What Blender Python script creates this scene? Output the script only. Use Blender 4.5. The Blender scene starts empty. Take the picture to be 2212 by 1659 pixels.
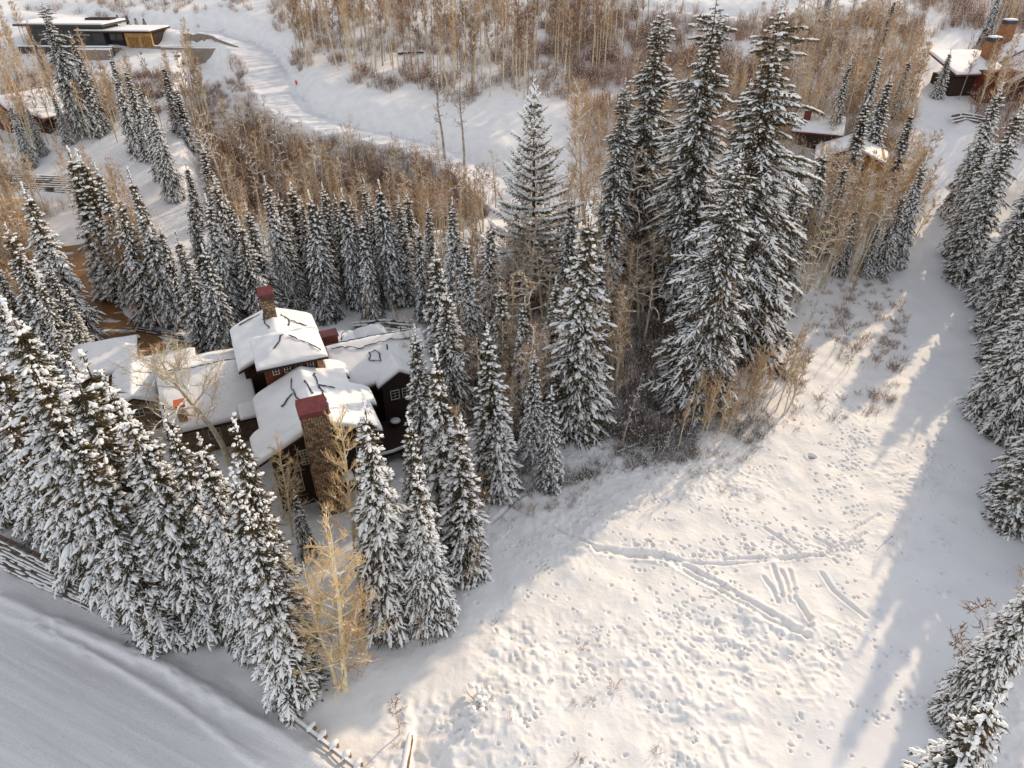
import bpy, math, random
import numpy as np
from mathutils import Vector, Matrix

# ------------------------------------------------------------------ camera, sky, sun, exposure
S = bpy.context.scene
COL = S.collection
F = 687.0; H = 50.0; PT = math.radians(33.5)
cam = bpy.data.cameras.new("camera"); camo = bpy.data.objects.new("camera", cam); COL.objects.link(camo)
camo.location = (0, 0, H); camo.rotation_euler = (math.radians(90) - PT, 0, 0)
cam.sensor_width = 36; cam.lens = 36 * F / 1024; cam.clip_start = 1; cam.clip_end = 3000
S.camera = camo
SUN_EL = math.radians(25.0); SUN_AZ = math.radians(48.0)      # measured from +X towards +Y
w = bpy.data.worlds.new("World"); S.world = w; w.use_nodes = True
wn = w.node_tree.nodes; bg = wn["Background"]
sky = wn.new("ShaderNodeTexSky"); sky.sky_type = 'NISHITA'; sky.sun_disc = False
sky.sun_elevation = SUN_EL; sky.sun_rotation = math.pi / 2 - SUN_AZ
sky.air_density = 1.3; sky.dust_density = 4.0; sky.ozone_density = 1.0; sky.altitude = 2400
hs = wn.new("ShaderNodeHueSaturation"); hs.inputs['Saturation'].default_value = .20
w.node_tree.links.new(sky.outputs[0], hs.inputs['Color']); w.node_tree.links.new(hs.outputs[0], bg.inputs[0]); bg.inputs[1].default_value = 0.15
sl = bpy.data.lights.new("sun", 'SUN'); so = bpy.data.objects.new("sun", sl); COL.objects.link(so)
sl.energy = 2.05; sl.angle = math.radians(0.6); sl.color = (1.0, 0.77, 0.52)
sd = Vector((math.cos(SUN_EL) * math.cos(SUN_AZ), math.cos(SUN_EL) * math.sin(SUN_AZ), math.sin(SUN_EL)))
so.rotation_euler = sd.to_track_quat('Z', 'Y').to_euler()
S.view_settings.view_transform = 'Standard'; S.view_settings.look = 'None'
S.view_settings.gamma = 1; S.view_settings.use_curve_mapping = False
S.view_settings.exposure = 0.80

R = random.Random(7)
NR = np.random.default_rng(7)

# ------------------------------------------------------------------ terrain
def sstep(a, b, x):
    t = np.clip((x - a) / (b - a), 0, 1); return t * t * (3 - 2 * t)
def gbase(x, y):
    y = np.asarray(y, float)
    t = np.clip(y - 85, 0, 50); return .5 * .27 / 50 * t * t + .27 * np.clip(y - 135, 0, None)
fw = np.array([0, math.cos(PT), -math.sin(PT)]); upv = np.array([0, math.sin(PT), math.cos(PT)])
K = 1024 / 2212
def ray(x, y):
    return fw + np.array([1., 0, 0]) * ((x * K - 512) / F) - upv * ((y * K - 384) / F)
def G(x, y):                      # where a line of sight meets the ground, as world x, y
    d = ray(x, y); lo, hi = 1., 900.
    for _ in range(45):
        m = (lo + hi) / 2; p = d * m
        if H + p[2] > gbase(p[0], p[1]): lo = m
        else: hi = m
    return float(d[0] * lo), float(d[1] * lo)
def ztop(bx, by, ty):             # height above the ground at (bx,by) whose top is seen at row ty
    z = float(gbase(bx, by)); k = (ty * K - 384) / F
    # (q.up)/(q.fw) = -k , q=(.,by,zq)
    # by*sinP + zq*cosP = -k*(by*cosP - zq*sinP)
    s, c = math.sin(PT), math.cos(PT)
    zq = -(by * s + k * by * c) / (c - k * s)
    return zq + H - z
def Q(x, y, z):
    d = ray(x, y); t = (z - H) / d[2]; return np.array([d[0] * t, d[1] * t, z])

def hash2(i, j, s):
    n = (i * 374761393 + j * 668265263 + s * 974634777) & 0xffffffff
    n = ((n ^ (n >> 13)) * 1274126177) & 0xffffffff
    return ((n ^ (n >> 16)) & 0xffff) / 65535.0
def vn(x, y, s=0):
    x = np.asarray(x, float); y = np.asarray(y, float)
    i = np.floor(x).astype(np.int64); j = np.floor(y).astype(np.int64)
    fx = x - i; fy = y - j; fx = fx * fx * (3 - 2 * fx); fy = fy * fy * (3 - 2 * fy)
    a = hash2(i, j, s); b = hash2(i + 1, j, s); c = hash2(i, j + 1, s); d = hash2(i + 1, j + 1, s)
    return (a * (1 - fx) + b * fx) * (1 - fy) + (c * (1 - fx) + d * fx) * fy - .5
def sdist(x, y, poly):            # distance to a polyline
    d = np.full(np.shape(x), 1e9)
    for (a, b), (c, e) in zip(poly[:-1], poly[1:]):
        vx, vy = c - a, e - b; L = vx * vx + vy * vy + 1e-9
        t = np.clip(((x - a) * vx + (y - b) * vy) / L, 0, 1)
        d = np.minimum(d, np.hypot(x - a - t * vx, y - b - t * vy))
    return d
def nearest(x, y, poly):
    d = np.full(np.shape(x), 1e9); ox = np.zeros(np.shape(x)); oy = np.zeros(np.shape(x))
    for (a, b), (c, e) in zip(poly[:-1], poly[1:]):
        vx, vy = c - a, e - b; L = vx * vx + vy * vy + 1e-9
        t = np.clip(((x - a) * vx + (y - b) * vy) / L, 0, 1); qx, qy = a + t * vx, b + t * vy
        dn = np.hypot(x - qx, y - qy); m = dn < d; d = np.where(m, dn, d); ox = np.where(m, qx, ox); oy = np.where(m, qy, oy)
    return d, ox, oy
def inside(x, y, poly):
    r = np.zeros(np.shape(x), bool); n = len(poly)
    for i in range(n):
        a, b = poly[i]; c, e = poly[(i + 1) % n]
        cond = ((b > y) != (e > y)); xs = (c - a) * (y - b) / ((e - b) if e != b else 1e-9) + a
        r ^= cond & (x < xs)
    return r
def sgn(x, y, poly):              # positive inside
    d = sdist(x, y, list(poly) + [poly[0]]); return np.where(inside(x, y, poly), d, -d)
GL = lambda pts: [G(*p) for p in pts]

ROADW = GL([(-250, 1120), (0, 1228), (110, 1290), (230, 1345), (480, 1462), (620, 1560), (755, 1662)]) + [(-9, 20), (-9, 10), (-60, 10), (-90, 40)]
UPROAD = GL([(440, 62), (500, 82), (545, 108), (575, 150), (590, 195), (640, 240), (740, 275), (850, 300), (960, 330), (1060, 380), (1100, 430)])
TOPL = GL([(60, 30), (160, 42), (300, 62), (400, 68)])
TOPR = GL([(1240, 5), (1450, 30), (1620, 34), (1760, 15), (1900, -10)])
RUN = GL([(2140, 60), (2100, 110), (2075, 160), (2060, 210), (2085, 290), (2100, 380), (2090, 450), (2100, 540), (2170, 680), (2190, 850), (2190, 1050), (2240, 1300), (2150, 1500), (2060, 1800)]) + \
      GL([(1640, 1800), (1730, 1600), (1830, 1420), (1930, 1240), (1985, 1080), (2010, 1010), (1985, 900), (1950, 760), (1960, 640), (2010, 500), (2030, 420), (2020, 330), (1990, 250), (1985, 180), (2010, 110), (2060, 60)])
DRIVE = GL([(135, 480), (160, 530), (185, 575), (196, 620), (215, 672), (262, 722), (330, 752), (420, 762), (470, 770)])
COURT = GL([(195, 700), (330, 735), (420, 745), (470, 760), (480, 790), (320, 800), (215, 775)])
BERM1 = GL([(0, 1292), (85, 1328), (359, 1444), (598, 1581), (752, 1690)])
BERM2 = GL([(-60, 1290), (27, 1331), (205, 1413), (393, 1526), (560, 1650)])
WALLL = GL([(-120, 1130), (0, 1185), (205, 1282)])
RWALL = [G(886, 1592), G(866, 1700)]
VALLEY = list(UPROAD) + GL([(1000, 520), (430, 470), (380, 200), (400, 110)])
ROADN = np.array(BERM1[1]) - np.array(BERM1[3]); ROADN = ROADN / np.hypot(*ROADN)
# tracks in the field
TWIN = [GL([(1285, 1183), (1360, 1190), (1440, 1202), (1480, 1222), (1540, 1254), (1600, 1290), (1680, 1335), (1745, 1372)]),
        GL([(1290, 1190), (1365, 1197), (1440, 1210), (1470, 1228), (1530, 1262), (1590, 1297), (1670, 1342), (1720, 1364)])]
SINGLE = [GL([(1440, 1205), (1500, 1216), (1560, 1218), (1640, 1212), (1700, 1206), (1775, 1200)]),
          GL([(1560, 1208), (1640, 1205), (1740, 1201)]),
          GL([(1670, 1222), (1678, 1252), (1690, 1290)]), GL([(1688, 1232), (1700, 1262), (1706, 1300)]),
          GL([(1650, 1248), (1665, 1268), (1680, 1302)]), GL([(1706, 1230), (1712, 1260), (1716, 1296)]),
          GL([(1718, 1290), (1742, 1330), (1750, 1350)]), GL([(1726, 1300), (1752, 1340)]), GL([(1700, 1365), (1740, 1355), (1755, 1335)]),
          GL([(1795, 1200), (1830, 1180), (1870, 1150)]), GL([(1760, 1160), (1800, 1185), (1860, 1168)]), GL([(1650, 1142), (1690, 1165), (1720, 1185)]),
          GL([(1060, 1130), (1110, 1085), (1150, 1060)]), GL([(1100, 1090), (1180, 1130), (1260, 1165), (1290, 1185)]),
          GL([(1835, 1150), (1900, 1110)]), GL([(1775, 1240), (1800, 1275), (1840, 1310), (1870, 1335)])]
PITS = []
pr = random.Random(3)
def pitband(poly, n, w, r0, r1):
    for _ in range(n):
        k = pr.randrange(len(poly) - 1); t = pr.random()
        a, b = poly[k], poly[k + 1]
        PITS.append((a[0] + (b[0] - a[0]) * t + pr.gauss(0, w), a[1] + (b[1] - a[1]) * t + pr.gauss(0, w), .72 * pr.uniform(r0, r1)))
pitband(GL([(1330, 1190), (1500, 1200), (1640, 1190), (1780, 1190), (1840, 1160)]), 230, 1.0, .13, .26)
pitband(GL([(1560, 1100), (1650, 1140), (1760, 1160)]), 60, 1.3, .12, .22)
pitband(GL([(1840, 860), (1850, 930), (1840, 1000), (1790, 1080)]), 130, 1.2, .13, .25)
pitband(GL([(1480, 1220), (1560, 1275), (1640, 1325)]), 60, .8, .13, .24)
pitband(GL([(1560, 1330), (1500, 1400), (1400, 1300)]), 70, 2.5, .12, .22)
pitband(GL([(1760, 870), (1800, 850), (1700, 930)]), 40, 1.2, .12, .3)
for _ in range(420):        # loose clusters of small dimples
    cx0, cy0 = pr.uniform(-6, 50), pr.uniform(18, 68)
    for _ in range(pr.choice((1, 2, 3, 5, 9))):
        PITS.append((cx0 + pr.gauss(0, .7), cy0 + pr.gauss(0, .5), pr.uniform(.06, .13)))

def gfull(x, y, detail=True):
    x = np.asarray(x, float); y = np.asarray(y, float)
    z = gbase(x, y)
    far = sstep(85, 120, y)
    z = z + far * (vn(x / 22, y / 22, 4) * 2.2 + vn(x / 9, y / 9, 5) * .7)
    run = sgn(x, y, RUN); road = sgn(x, y, ROADW)
    for pl_, w_ in ((UPROAD, 5.0), (TOPL, 3.4), (TOPR, 3.4)):
        dn, qx, qy = nearest(x, y, pl_); k_ = 1 - sstep(w_, w_ + 4.5, dn)
        lv = gbase(qx, qy) + sstep(85, 120, qy) * (vn(qx / 22, qy / 22, 4) * 2.2) - .10 * ((x - qx) * math.cos(SUN_AZ) + (y - qy) * math.sin(SUN_AZ))  # road beds levelled, then tilted toward the sun so they catch more light
        z = z * (1 - k_) + lv * k_
    upr = sdist(x, y, UPROAD); dr = sdist(x, y, DRIVE); co = sgn(x, y, COURT)
    tl = np.minimum(sdist(x, y, TOPL), sdist(x, y, TOPR)); val = inside(x, y, VALLEY)
    z = z - np.where(val, 2.6 * sstep(5, 11, upr), -1.3 * sstep(5, 12, upr)) * (1 - sstep(26, 60, upr)) * sstep(80, 120, y)
    smooth = np.maximum.reduce([sstep(-1.5, 2.5, run), sstep(-1, 1.5, road), 1 - sstep(4.5, 6.5, upr), 1 - sstep(2.6, 4, dr), sstep(-.5, .8, co), 1 - sstep(3, 5, tl)])
    # the road cut into the hillside, with a ploughed bank on each side
    z = z - (1 - sstep(4.8, 5.8, upr)) * .4 + np.exp(-((upr - 6.2) / .8) ** 2) * .35
    z = z + np.exp(-((dr - 4.0) / .6) ** 2) * .35 * (1 - sstep(-1, .5, co))
    rough = (vn(x / 5, y / 5, 1) * .45 + vn(x / 1.9, y / 1.9, 2) * .26) * (1 - smooth)
    z = z + rough
    z = z + smooth * vn(x / 7, y / 7, 8) * .12
    # plough and tyre lines that run along the lower road
    rd = sstep(.5, 3, road); ac = -x * ROADN[1] + y * ROADN[0]; al = x * ROADN[0] + y * ROADN[1]
    z = z + rd * (vn(ac / .55 + vn(al / 9, ac, 60) * 1.2, al / 30, 61) * .05 + vn(ac / 1.7, al / 24, 62) * .10 + vn(ac / .22, al / 6, 63) * .018)
    # banks at the road edge, yard held up behind the stepped stone wall
    z = z + np.exp(-((sdist(x, y, BERM1) + vn(x, y, 64) * .4) / .55) ** 2) * .40 + np.exp(-((sdist(x, y, BERM2) + vn(x, y, 65) * .3) / .32) ** 2) * .20
    wl = sgn(x, y, WALLL + [(WALLL[-1][0] + 3, WALLL[-1][1] + 1.5), (WALLL[-1][0] + 4, WALLL[-1][1] + 12), (-60, 60), (-90, 60)])
    z = z + 1.15 * sstep(-.1, .5, wl) * (1 - sstep(45, 56, y)) * (1 - sstep(WALLL[-1][0] + 1, WALLL[-1][0] + 6, x))
    # field falls away below the retaining wall
    (ax, ay), (bx, by) = RWALL
    tt = np.clip((y - by) / (ay - by), -3, 3); lx = bx + (ax - bx) * np.clip(tt, -3, 1)
    z = z - 1.3 * sstep(.0, .3, x - lx) * (1 - sstep(.1, 1.7, tt)) * (1 - sstep(1.0, 12, x - lx))
    if detail:
        fld = (1 - smooth) * (1 - sstep(66, 80, y))
        fx = (sstep(-20, -6, x)) * fld
        bump = vn(x / .62, y / .62, 11); bump2 = vn(x / 1.15 + 4, y / 1.15, 12)
        amt = .30 + 1.25 * sstep(-.2, .25, vn(x / 7, y / 7, 15))
        z = z + fx * amt * (np.clip(bump, .05, 1) * .26 + np.clip(bump2, -.3, 1) * .22 + np.clip(vn(x / .36, y / .36, 13), .05, 1) * .22)
        z = z + smooth * vn(x / .5, y / 1.4, 14) * .012
    return z

def gpoint(x, y):
    return float(gfull(np.array([x]), np.array([y]), False)[0])

# ------------------------------------------------------------------ materials
def mat(name, base, rough=.8, noise=None, bump=0, bscale=8, spec=.2, coords='Object', tint=None):
    m = bpy.data.materials.new(name); m.use_nodes = True; nt = m.node_tree; b = nt.nodes["Principled BSDF"]
    b.inputs['Base Color'].default_value = (*base, 1); b.inputs['Roughness'].default_value = rough
    b.inputs['Specular IOR Level'].default_value = spec
    if noise or bump:
        tc = nt.nodes.new('ShaderNodeTexCoord')
    if noise:
        col2, sc = noise
        n = nt.nodes.new('ShaderNodeTexNoise'); n.inputs['Scale'].default_value = sc; n.inputs['Detail'].default_value = 5
        mx = nt.nodes.new('ShaderNodeMix'); mx.data_type = 'RGBA'
        rp = nt.nodes.new('ShaderNodeValToRGB'); rp.color_ramp.elements[0].position = .38; rp.color_ramp.elements[1].position = .64
        nt.links.new(tc.outputs[coords], n.inputs['Vector']); nt.links.new(n.outputs['Fac'], rp.inputs[0])
        nt.links.new(rp.outputs[0], mx.inputs[0])
        mx.inputs[6].default_value = (*base, 1); mx.inputs[7].default_value = (*col2, 1)
        nt.links.new(mx.outputs[2], b.inputs['Base Color'])
    if tint:
        oi = nt.nodes.new('ShaderNodeObjectInfo'); rt_ = nt.nodes.new('ShaderNodeValToRGB'); m3 = nt.nodes.new('ShaderNodeMix'); m3.data_type = 'RGBA'; m3.blend_type = 'MULTIPLY'; m3.inputs[0].default_value = 1
        cr_ = rt_.color_ramp; cr_.elements[0].color = (*tint[0], 1); cr_.elements[1].color = (*tint[1], 1)
        nt.links.new(oi.outputs['Random'], rt_.inputs[0]); nt.links.new(mx.outputs[2], m3.inputs[6]); nt.links.new(rt_.outputs[0], m3.inputs[7]); nt.links.new(m3.outputs[2], b.inputs['Base Color'])
    if bump:
        n2 = nt.nodes.new('ShaderNodeTexNoise'); n2.inputs['Scale'].default_value = bscale; n2.inputs['Detail'].default_value = 6
        bp = nt.nodes.new('ShaderNodeBump'); bp.inputs['Strength'].default_value = bump; bp.inputs['Distance'].default_value = .05
        nt.links.new(tc.outputs[coords], n2.inputs['Vector']); nt.links.new(n2.outputs['Fac'], bp.inputs['Height'])
        nt.links.new(bp.outputs[0], b.inputs['Normal'])
    return m
M = {}
M['snow'] = mat('snow', (.86, .85, .85), .75, ((.79, .78, .78), .5), .6, 5)
M['road_snow'] = mat('packed_snow', (.80, .80, .82), .7, ((.66, .66, .70), .35), .35, 5)
M['run_snow'] = mat('groomed_snow', (.84, .84, .86), .75, ((.77, .77, .80), .2), .3, 6)
M['roof_snow'] = mat('roof_snow', (.87, .87, .88), .7, ((.82, .82, .84), .6), .3, 5)
M['branch_snow'] = mat('branch_snow', (.88, .88, .88), .8)
M['needle'] = mat('spruce_needles', (.048, .044, .022), .8, ((.13, .085, .036), .9))
M['needle_blue'] = mat('blue_spruce_needles', (.045, .055, .050), .8, ((.095, .080, .050), .9))
M['bark'] = mat('spruce_bark', (.11, .065, .04), .9, ((.05, .035, .025), 3), .5, 12)
M['aspen'] = mat('aspen_bark', (.70, .62, .47), .8, ((.46, .37, .25), 1.6), .2, 9)
M['aspen_grey'] = mat('grey_aspen_bark', (.46, .40, .33), .8, ((.22, .17, .13), 1.5), .2, 9)
M['twig'] = mat('aspen_twigs', (.60, .44, .26), .8, ((.42, .27, .15), .8), tint=((1.15, 1.12, 1.05), (.62, .55, .52)))
M['twig_gold_lit'] = mat('golden_twigs_lit', (.80, .62, .36), .8, ((.60, .42, .22), .8))  # golden twigs in a lightened copy, sunlight painted into the colour
M['aspen_gold_lit'] = mat('golden_aspen_bark_lit', (.84, .76, .56), .8, ((.60, .46, .25), 1.6), .2, 9)  # bark lightened the same way to make these aspens look sunlit
M['twig_red'] = mat('brush_twigs', (.36, .22, .13), .85, ((.24, .135, .085), .6), tint=((1.25, 1.2, 1.1), (.50, .44, .46)))
M['twig_dark'] = mat('dark_twigs', (.16, .11, .08), .85)
M['stone'] = mat('house_stone', (.42, .27, .15), .85, ((.27, .17, .10), 2.2), .6, 14)
M['stone2'] = mat('dark_house_stone', (.21, .15, .10), .85, ((.12, .085, .06), 2.5), .6, 14)
M['stone3'] = mat('pale_house_stone', (.55, .40, .25), .85, ((.28, .19, .12), 2.5), .6, 14)
M['mortar'] = mat('mortar', (.10, .075, .055), .9)
M['rock'] = mat('wall_rock', (.20, .13, .095), .9, ((.11, .085, .07), 3), .6, 10)
M['rock2'] = mat('wall_rock_grey', (.16, .14, .13), .9, ((.09, .075, .065), 3), .6, 10)
M['wood'] = mat('dark_timber', (.050, .032, .024), .8, ((.03, .02, .015), 5), .4, 20)
M['redwood'] = mat('red_brown_siding', (.17, .045, .028), .8, ((.10, .03, .02), 4), .4, 20)
M['redmetal'] = mat('red_metal_cap', (.17, .028, .03), .55, ((.10, .022, .022), 2), spec=.4)
M['orangecap'] = mat('orange_cap', (.50, .13, .05), .6)
M['frame'] = mat('window_frame', (.62, .57, .47), .6)
M['glass'] = mat('window_glass', (.02, .025, .03), .12, spec=.6)
M['goldwood'] = mat('golden_timber', (.50, .30, .11), .7, ((.34, .19, .07), 1.5))
M['orangestone'] = mat('orange_stone', (.36, .17, .08), .85, ((.22, .10, .05), 2.5), .5, 8)
M['greywall'] = mat('grey_plaster', (.30, .24, .20), .85, ((.22, .18, .15), 1))
M['darkmetal'] = mat('dark_metal', (.035, .038, .042), .5, spec=.4)
M['rail'] = mat('steel_rail', (.35, .34, .34), .5, ((.22, .15, .11), 3), spec=.4)
M['postwood'] = mat('post_timber', (.42, .25, .12), .85, ((.25, .14, .07), 5), .4, 20)
M['planks'] = mat('wall_timber', (.36, .20, .07), .85, ((.12, .075, .03), 2.4), .8, 8)
M['redpaint'] = mat('red_paint', (.65, .03, .03), .5)
M['hole'] = mat('hole_dark', (.04, .03, .028), .9)

def driveway_mat():
    m = mat('wet_driveway', (.17, .085, .035), .55, None, .3, 10, .3); nt = m.node_tree; b = nt.nodes['Principled BSDF']
    tc = nt.nodes.new('ShaderNodeTexCoord'); mp = nt.nodes.new('ShaderNodeMapping')
    mp.inputs['Rotation'].default_value = (0, 0, .8); mp.inputs['Scale'].default_value = (.25, 1.0, 1)
    n = nt.nodes.new('ShaderNodeTexNoise'); n.inputs['Scale'].default_value = .7; n.inputs['Detail'].default_value = 6; n.inputs['Roughness'].default_value = .65
    r = nt.nodes.new('ShaderNodeValToRGB'); r.color_ramp.elements[0].position = .56; r.color_ramp.elements[1].position = .63
    n2 = nt.nodes.new('ShaderNodeTexNoise'); n2.inputs['Scale'].default_value = 2.5
    m1 = nt.nodes.new('ShaderNodeMix'); m1.data_type = 'RGBA'; m1.inputs[6].default_value = (.36, .19, .075, 1); m1.inputs[7].default_value = (.13, .07, .035, 1)
    m2 = nt.nodes.new('ShaderNodeMix'); m2.data_type = 'RGBA'; m2.inputs[7].default_value = (.74, .74, .76, 1)
    L = nt.links.new
    L(tc.outputs['Object'], mp.inputs[0]); L(mp.outputs[0], n.inputs['Vector']); L(tc.outputs['Object'], n2.inputs['Vector'])
    L(n.outputs['Fac'], r.inputs[0]); L(n2.outputs['Fac'], m1.inputs[0]); L(m1.outputs[2], m2.inputs[6]); L(r.outputs[0], m2.inputs[0]); L(m2.outputs[2], b.inputs['Base Color'])
    return m
M['drive'] = driveway_mat()
def streak_mat():
    m = mat('ploughed_snow', (.80, .80, .81), .7, None, .35, 5); nt = m.node_tree; b = nt.nodes['Principled BSDF']; L = nt.links.new
    tc = nt.nodes.new('ShaderNodeTexCoord'); mp = nt.nodes.new('ShaderNodeMapping'); mp.inputs['Rotation'].default_value = (0, 0, -math.atan2(ROADN[1], ROADN[0])); m2 = nt.nodes.new('ShaderNodeMapping'); m2.inputs['Scale'].default_value = (.05, 1.3, 1)
    n = nt.nodes.new('ShaderNodeTexNoise'); n.inputs['Scale'].default_value = 1.6; n.inputs['Detail'].default_value = 7; n.inputs['Roughness'].default_value = .7
    n3 = nt.nodes.new('ShaderNodeTexNoise'); n3.inputs['Scale'].default_value = 14; n3.inputs['Detail'].default_value = 4
    r = nt.nodes.new('ShaderNodeValToRGB'); r.color_ramp.elements[0].position = .32; r.color_ramp.elements[0].color = (.70, .69, .70, 1); r.color_ramp.elements[1].position = .66; r.color_ramp.elements[1].color = (.84, .84, .85, 1)
    r2 = nt.nodes.new('ShaderNodeValToRGB'); r2.color_ramp.elements[0].position = .25; r2.color_ramp.elements[0].color = (.72, .71, .70, 1); r2.color_ramp.elements[1].position = .5; r2.color_ramp.elements[1].color = (1, 1, 1, 1)
    mx = nt.nodes.new('ShaderNodeMix'); mx.data_type = 'RGBA'; mx.blend_type = 'MULTIPLY'; mx.inputs[0].default_value = 1
    L(tc.outputs['Object'], mp.inputs[0]); L(mp.outputs[0], m2.inputs[0]); L(m2.outputs[0], n.inputs['Vector']); L(tc.outputs['Object'], n3.inputs['Vector']); L(n.outputs['Fac'], r.inputs[0]); L(n3.outputs['Fac'], r2.inputs[0])
    L(r.outputs[0], mx.inputs[6]); L(r2.outputs[0], mx.inputs[7]); L(mx.outputs[2], b.inputs['Base Color']); return m
M['plough'] = streak_mat()

# ------------------------------------------------------------------ mesh building
class MB:
    def __init__(s): s.V = []; s.T = []; s.Qd = []; s.n = 0; s.tm = []; s.qm = []
    def add(s, v, t=None, q=None, m=0):
        v = np.asarray(v, float).reshape(-1, 3)
        if t is not None and len(t): t = np.asarray(t, np.int64).reshape(-1, 3); s.T.append(t + s.n); s.tm.append(np.full(len(t), m))
        if q is not None and len(q): q = np.asarray(q, np.int64).reshape(-1, 4); s.Qd.append(q + s.n); s.qm.append(np.full(len(q), m))
        s.V.append(v); s.n += len(v)
    def data(s):
        V = np.concatenate(s.V) if s.V else np.zeros((0, 3))
        T = np.concatenate(s.T) if s.T else np.zeros((0, 3), np.int64)
        Qa = np.concatenate(s.Qd) if s.Qd else np.zeros((0, 4), np.int64)
        return V, T, Qa
    def box(s, c, size, rz=0, m=0, top=1.0):
        x, y, z = np.array(size) / 2; v = []
        for k, f in ((-1, 1), (1, top)):
            for a, b in ((-1, -1), (1, -1), (1, 1), (-1, 1)): v.append((a * x * f, b * y * f, k * z))
        v = np.array(v); ca, sa = math.cos(rz), math.sin(rz)
        v = np.stack([v[:, 0] * ca - v[:, 1] * sa, v[:, 0] * sa + v[:, 1] * ca, v[:, 2]], 1) + np.array(c)
        s.add(v, q=[(3, 2, 1, 0), (4, 5, 6, 7), (0, 1, 5, 4), (1, 2, 6, 5), (2, 3, 7, 6), (3, 0, 4, 7)], m=m)
    def tube(s, pts, rad, sides=5, m=0, flat=1.0, cap=True):
        pts = np.asarray(pts, float); n = len(pts); rad = np.broadcast_to(np.asarray(rad, float), (n,))
        tg = np.gradient(pts, axis=0); tg /= np.linalg.norm(tg, axis=1)[:, None] + 1e-9
        ref = np.array([0, 0, 1.]) if abs(tg[:, 2]).mean() < .8 else np.array([1., 0, 0])
        a = np.cross(tg, ref); a /= np.linalg.norm(a, axis=1)[:, None] + 1e-9; b = np.cross(a, tg)
        th = np.arange(sides) * 2 * math.pi / sides
        v = pts[:, None, :] + rad[:, None, None] * (np.cos(th)[None, :, None] * a[:, None, :] + flat * np.sin(th)[None, :, None] * b[:, None, :])
        i = np.arange(n - 1)[:, None] * sides; j = np.arange(sides)[None, :]; jn = (j + 1) % sides
        q = np.stack([i + j, i + jn, i + sides + jn, i + sides + j], -1).reshape(-1, 4)
        s.add(v.reshape(-1, 3), q=q, m=m)
    def mesh(s, name, mats, smooth=True):
        V, T, Qa = s.data(); me = bpy.data.meshes.new(name)
        nt, nq = len(T), len(Qa)
        me.vertices.add(len(V)); me.vertices.foreach_set('co', V.astype(np.float32).ravel())
        me.loops.add(nt * 3 + nq * 4); me.polygons.add(nt + nq)
        me.loops.foreach_set('vertex_index', np.concatenate([T.ravel(), Qa.ravel()]).astype(np.int32))
        st = np.concatenate([np.arange(nt) * 3, nt * 3 + np.arange(nq) * 4]).astype(np.int32)
        me.polygons.foreach_set('loop_start', st)
        me.polygons.foreach_set('loop_total', np.concatenate([np.full(nt, 3), np.full(nq, 4)]).astype(np.int32))
        if not isinstance(mats, (list, tuple)): mats = [mats]
        for mm in mats: me.materials.append(mm)
        if len(mats) > 1:
            me.polygons.foreach_set('material_index', np.concatenate(s.tm + s.qm).astype(np.int32))
        me.polygons.foreach_set('use_smooth', np.full(nt + nq, bool(smooth)))
        me.update(calc_edges=True)
        return me
def link(name, me, parent=None, loc=None, rz=0, sc=None):
    o = bpy.data.objects.new(name, me); COL.objects.link(o)
    if parent: o.parent = parent
    if loc is not None: o.location = [float(c) for c in loc]
    if rz: o.rotation_euler = (0, 0, rz)
    if sc is not None: o.scale = sc if hasattr(sc, '__len__') else (sc, sc, sc)
    return o
def tag(o, label=None, cat=None, group=None, kind=None):
    if label: o['label'] = label
    if cat: o['category'] = cat
    if group: o['group'] = group
    if kind: o['kind'] = kind
    return o

# ------------------------------------------------------------------ the ground sheet, split by what it is
def axis(segs):
    out = [segs[0][0]]
    for a, b, d in segs:
        n = max(1, int(round((b - a) / d))); out += list(np.linspace(a, b, n + 1)[1:])
    return np.array(out)
X = axis([(-900, -200, 70), (-200, -120, 6), (-120, -60, 1.6), (-60, -40, .5), (-40, -14, .2), (-14, -2, .17), (-2, 50, .115), (50, 56, .17), (56, 90, .45), (90, 160, 2), (160, 240, 8), (240, 900, 66)])
Y = axis([(-300, -20, 70), (-20, 12, 3), (12, 24, .17), (24, 66, .115), (66, 84, .40), (84, 140, .9), (140, 270, 1.6), (270, 340, 7), (340, 900, 56)])
XX, YY = np.meshgrid(X, Y)
ZZ = gfull(XX.ravel(), YY.ravel()).reshape(XX.shape)
def local(px, py, r):
    return slice(np.searchsorted(Y, py - r), np.searchsorted(Y, py + r)), slice(np.searchsorted(X, px - r), np.searchsorted(X, px + r))
for px, py, r in PITS:
    sy, sx = local(px, py, r * 4); x = XX[sy, sx] - px; y = YY[sy, sx] - py; an = pr.uniform(0, 3.14); ca, sa = math.cos(an), math.sin(an); el = pr.uniform(1.0, 1.9)
    d = np.hypot((x * ca + y * sa) / el, -x * sa + y * ca) / r
    ZZ[sy, sx] += pr.uniform(.6, 1.2) * (-.17 * np.exp(-d ** 2) + .04 * np.exp(-((d - 1.7) / .6) ** 2))
for poly, wd, dp in [(p, .23, .42) for p in TWIN] + [(p, .15, .26) for p in SINGLE]:
    xs = [p[0] for p in poly]; ys = [p[1] for p in poly]
    sy = slice(np.searchsorted(Y, min(ys) - 2), np.searchsorted(Y, max(ys) + 2)); sx = slice(np.searchsorted(X, min(xs) - 2), np.searchsorted(X, max(xs) + 2))
    d = sdist(XX[sy, sx], YY[sy, sx], poly); br = .75 + .5 * vn(XX[sy, sx] * 1.6, YY[sy, sx] * 1.6, 31)
    ZZ[sy, sx] += br * (-dp * np.exp(-(d / wd) ** 2) + .25 * dp * np.exp(-((d - 2.3 * wd) / (.8 * wd)) ** 2))
HOLE = G(1753, 987)
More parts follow.
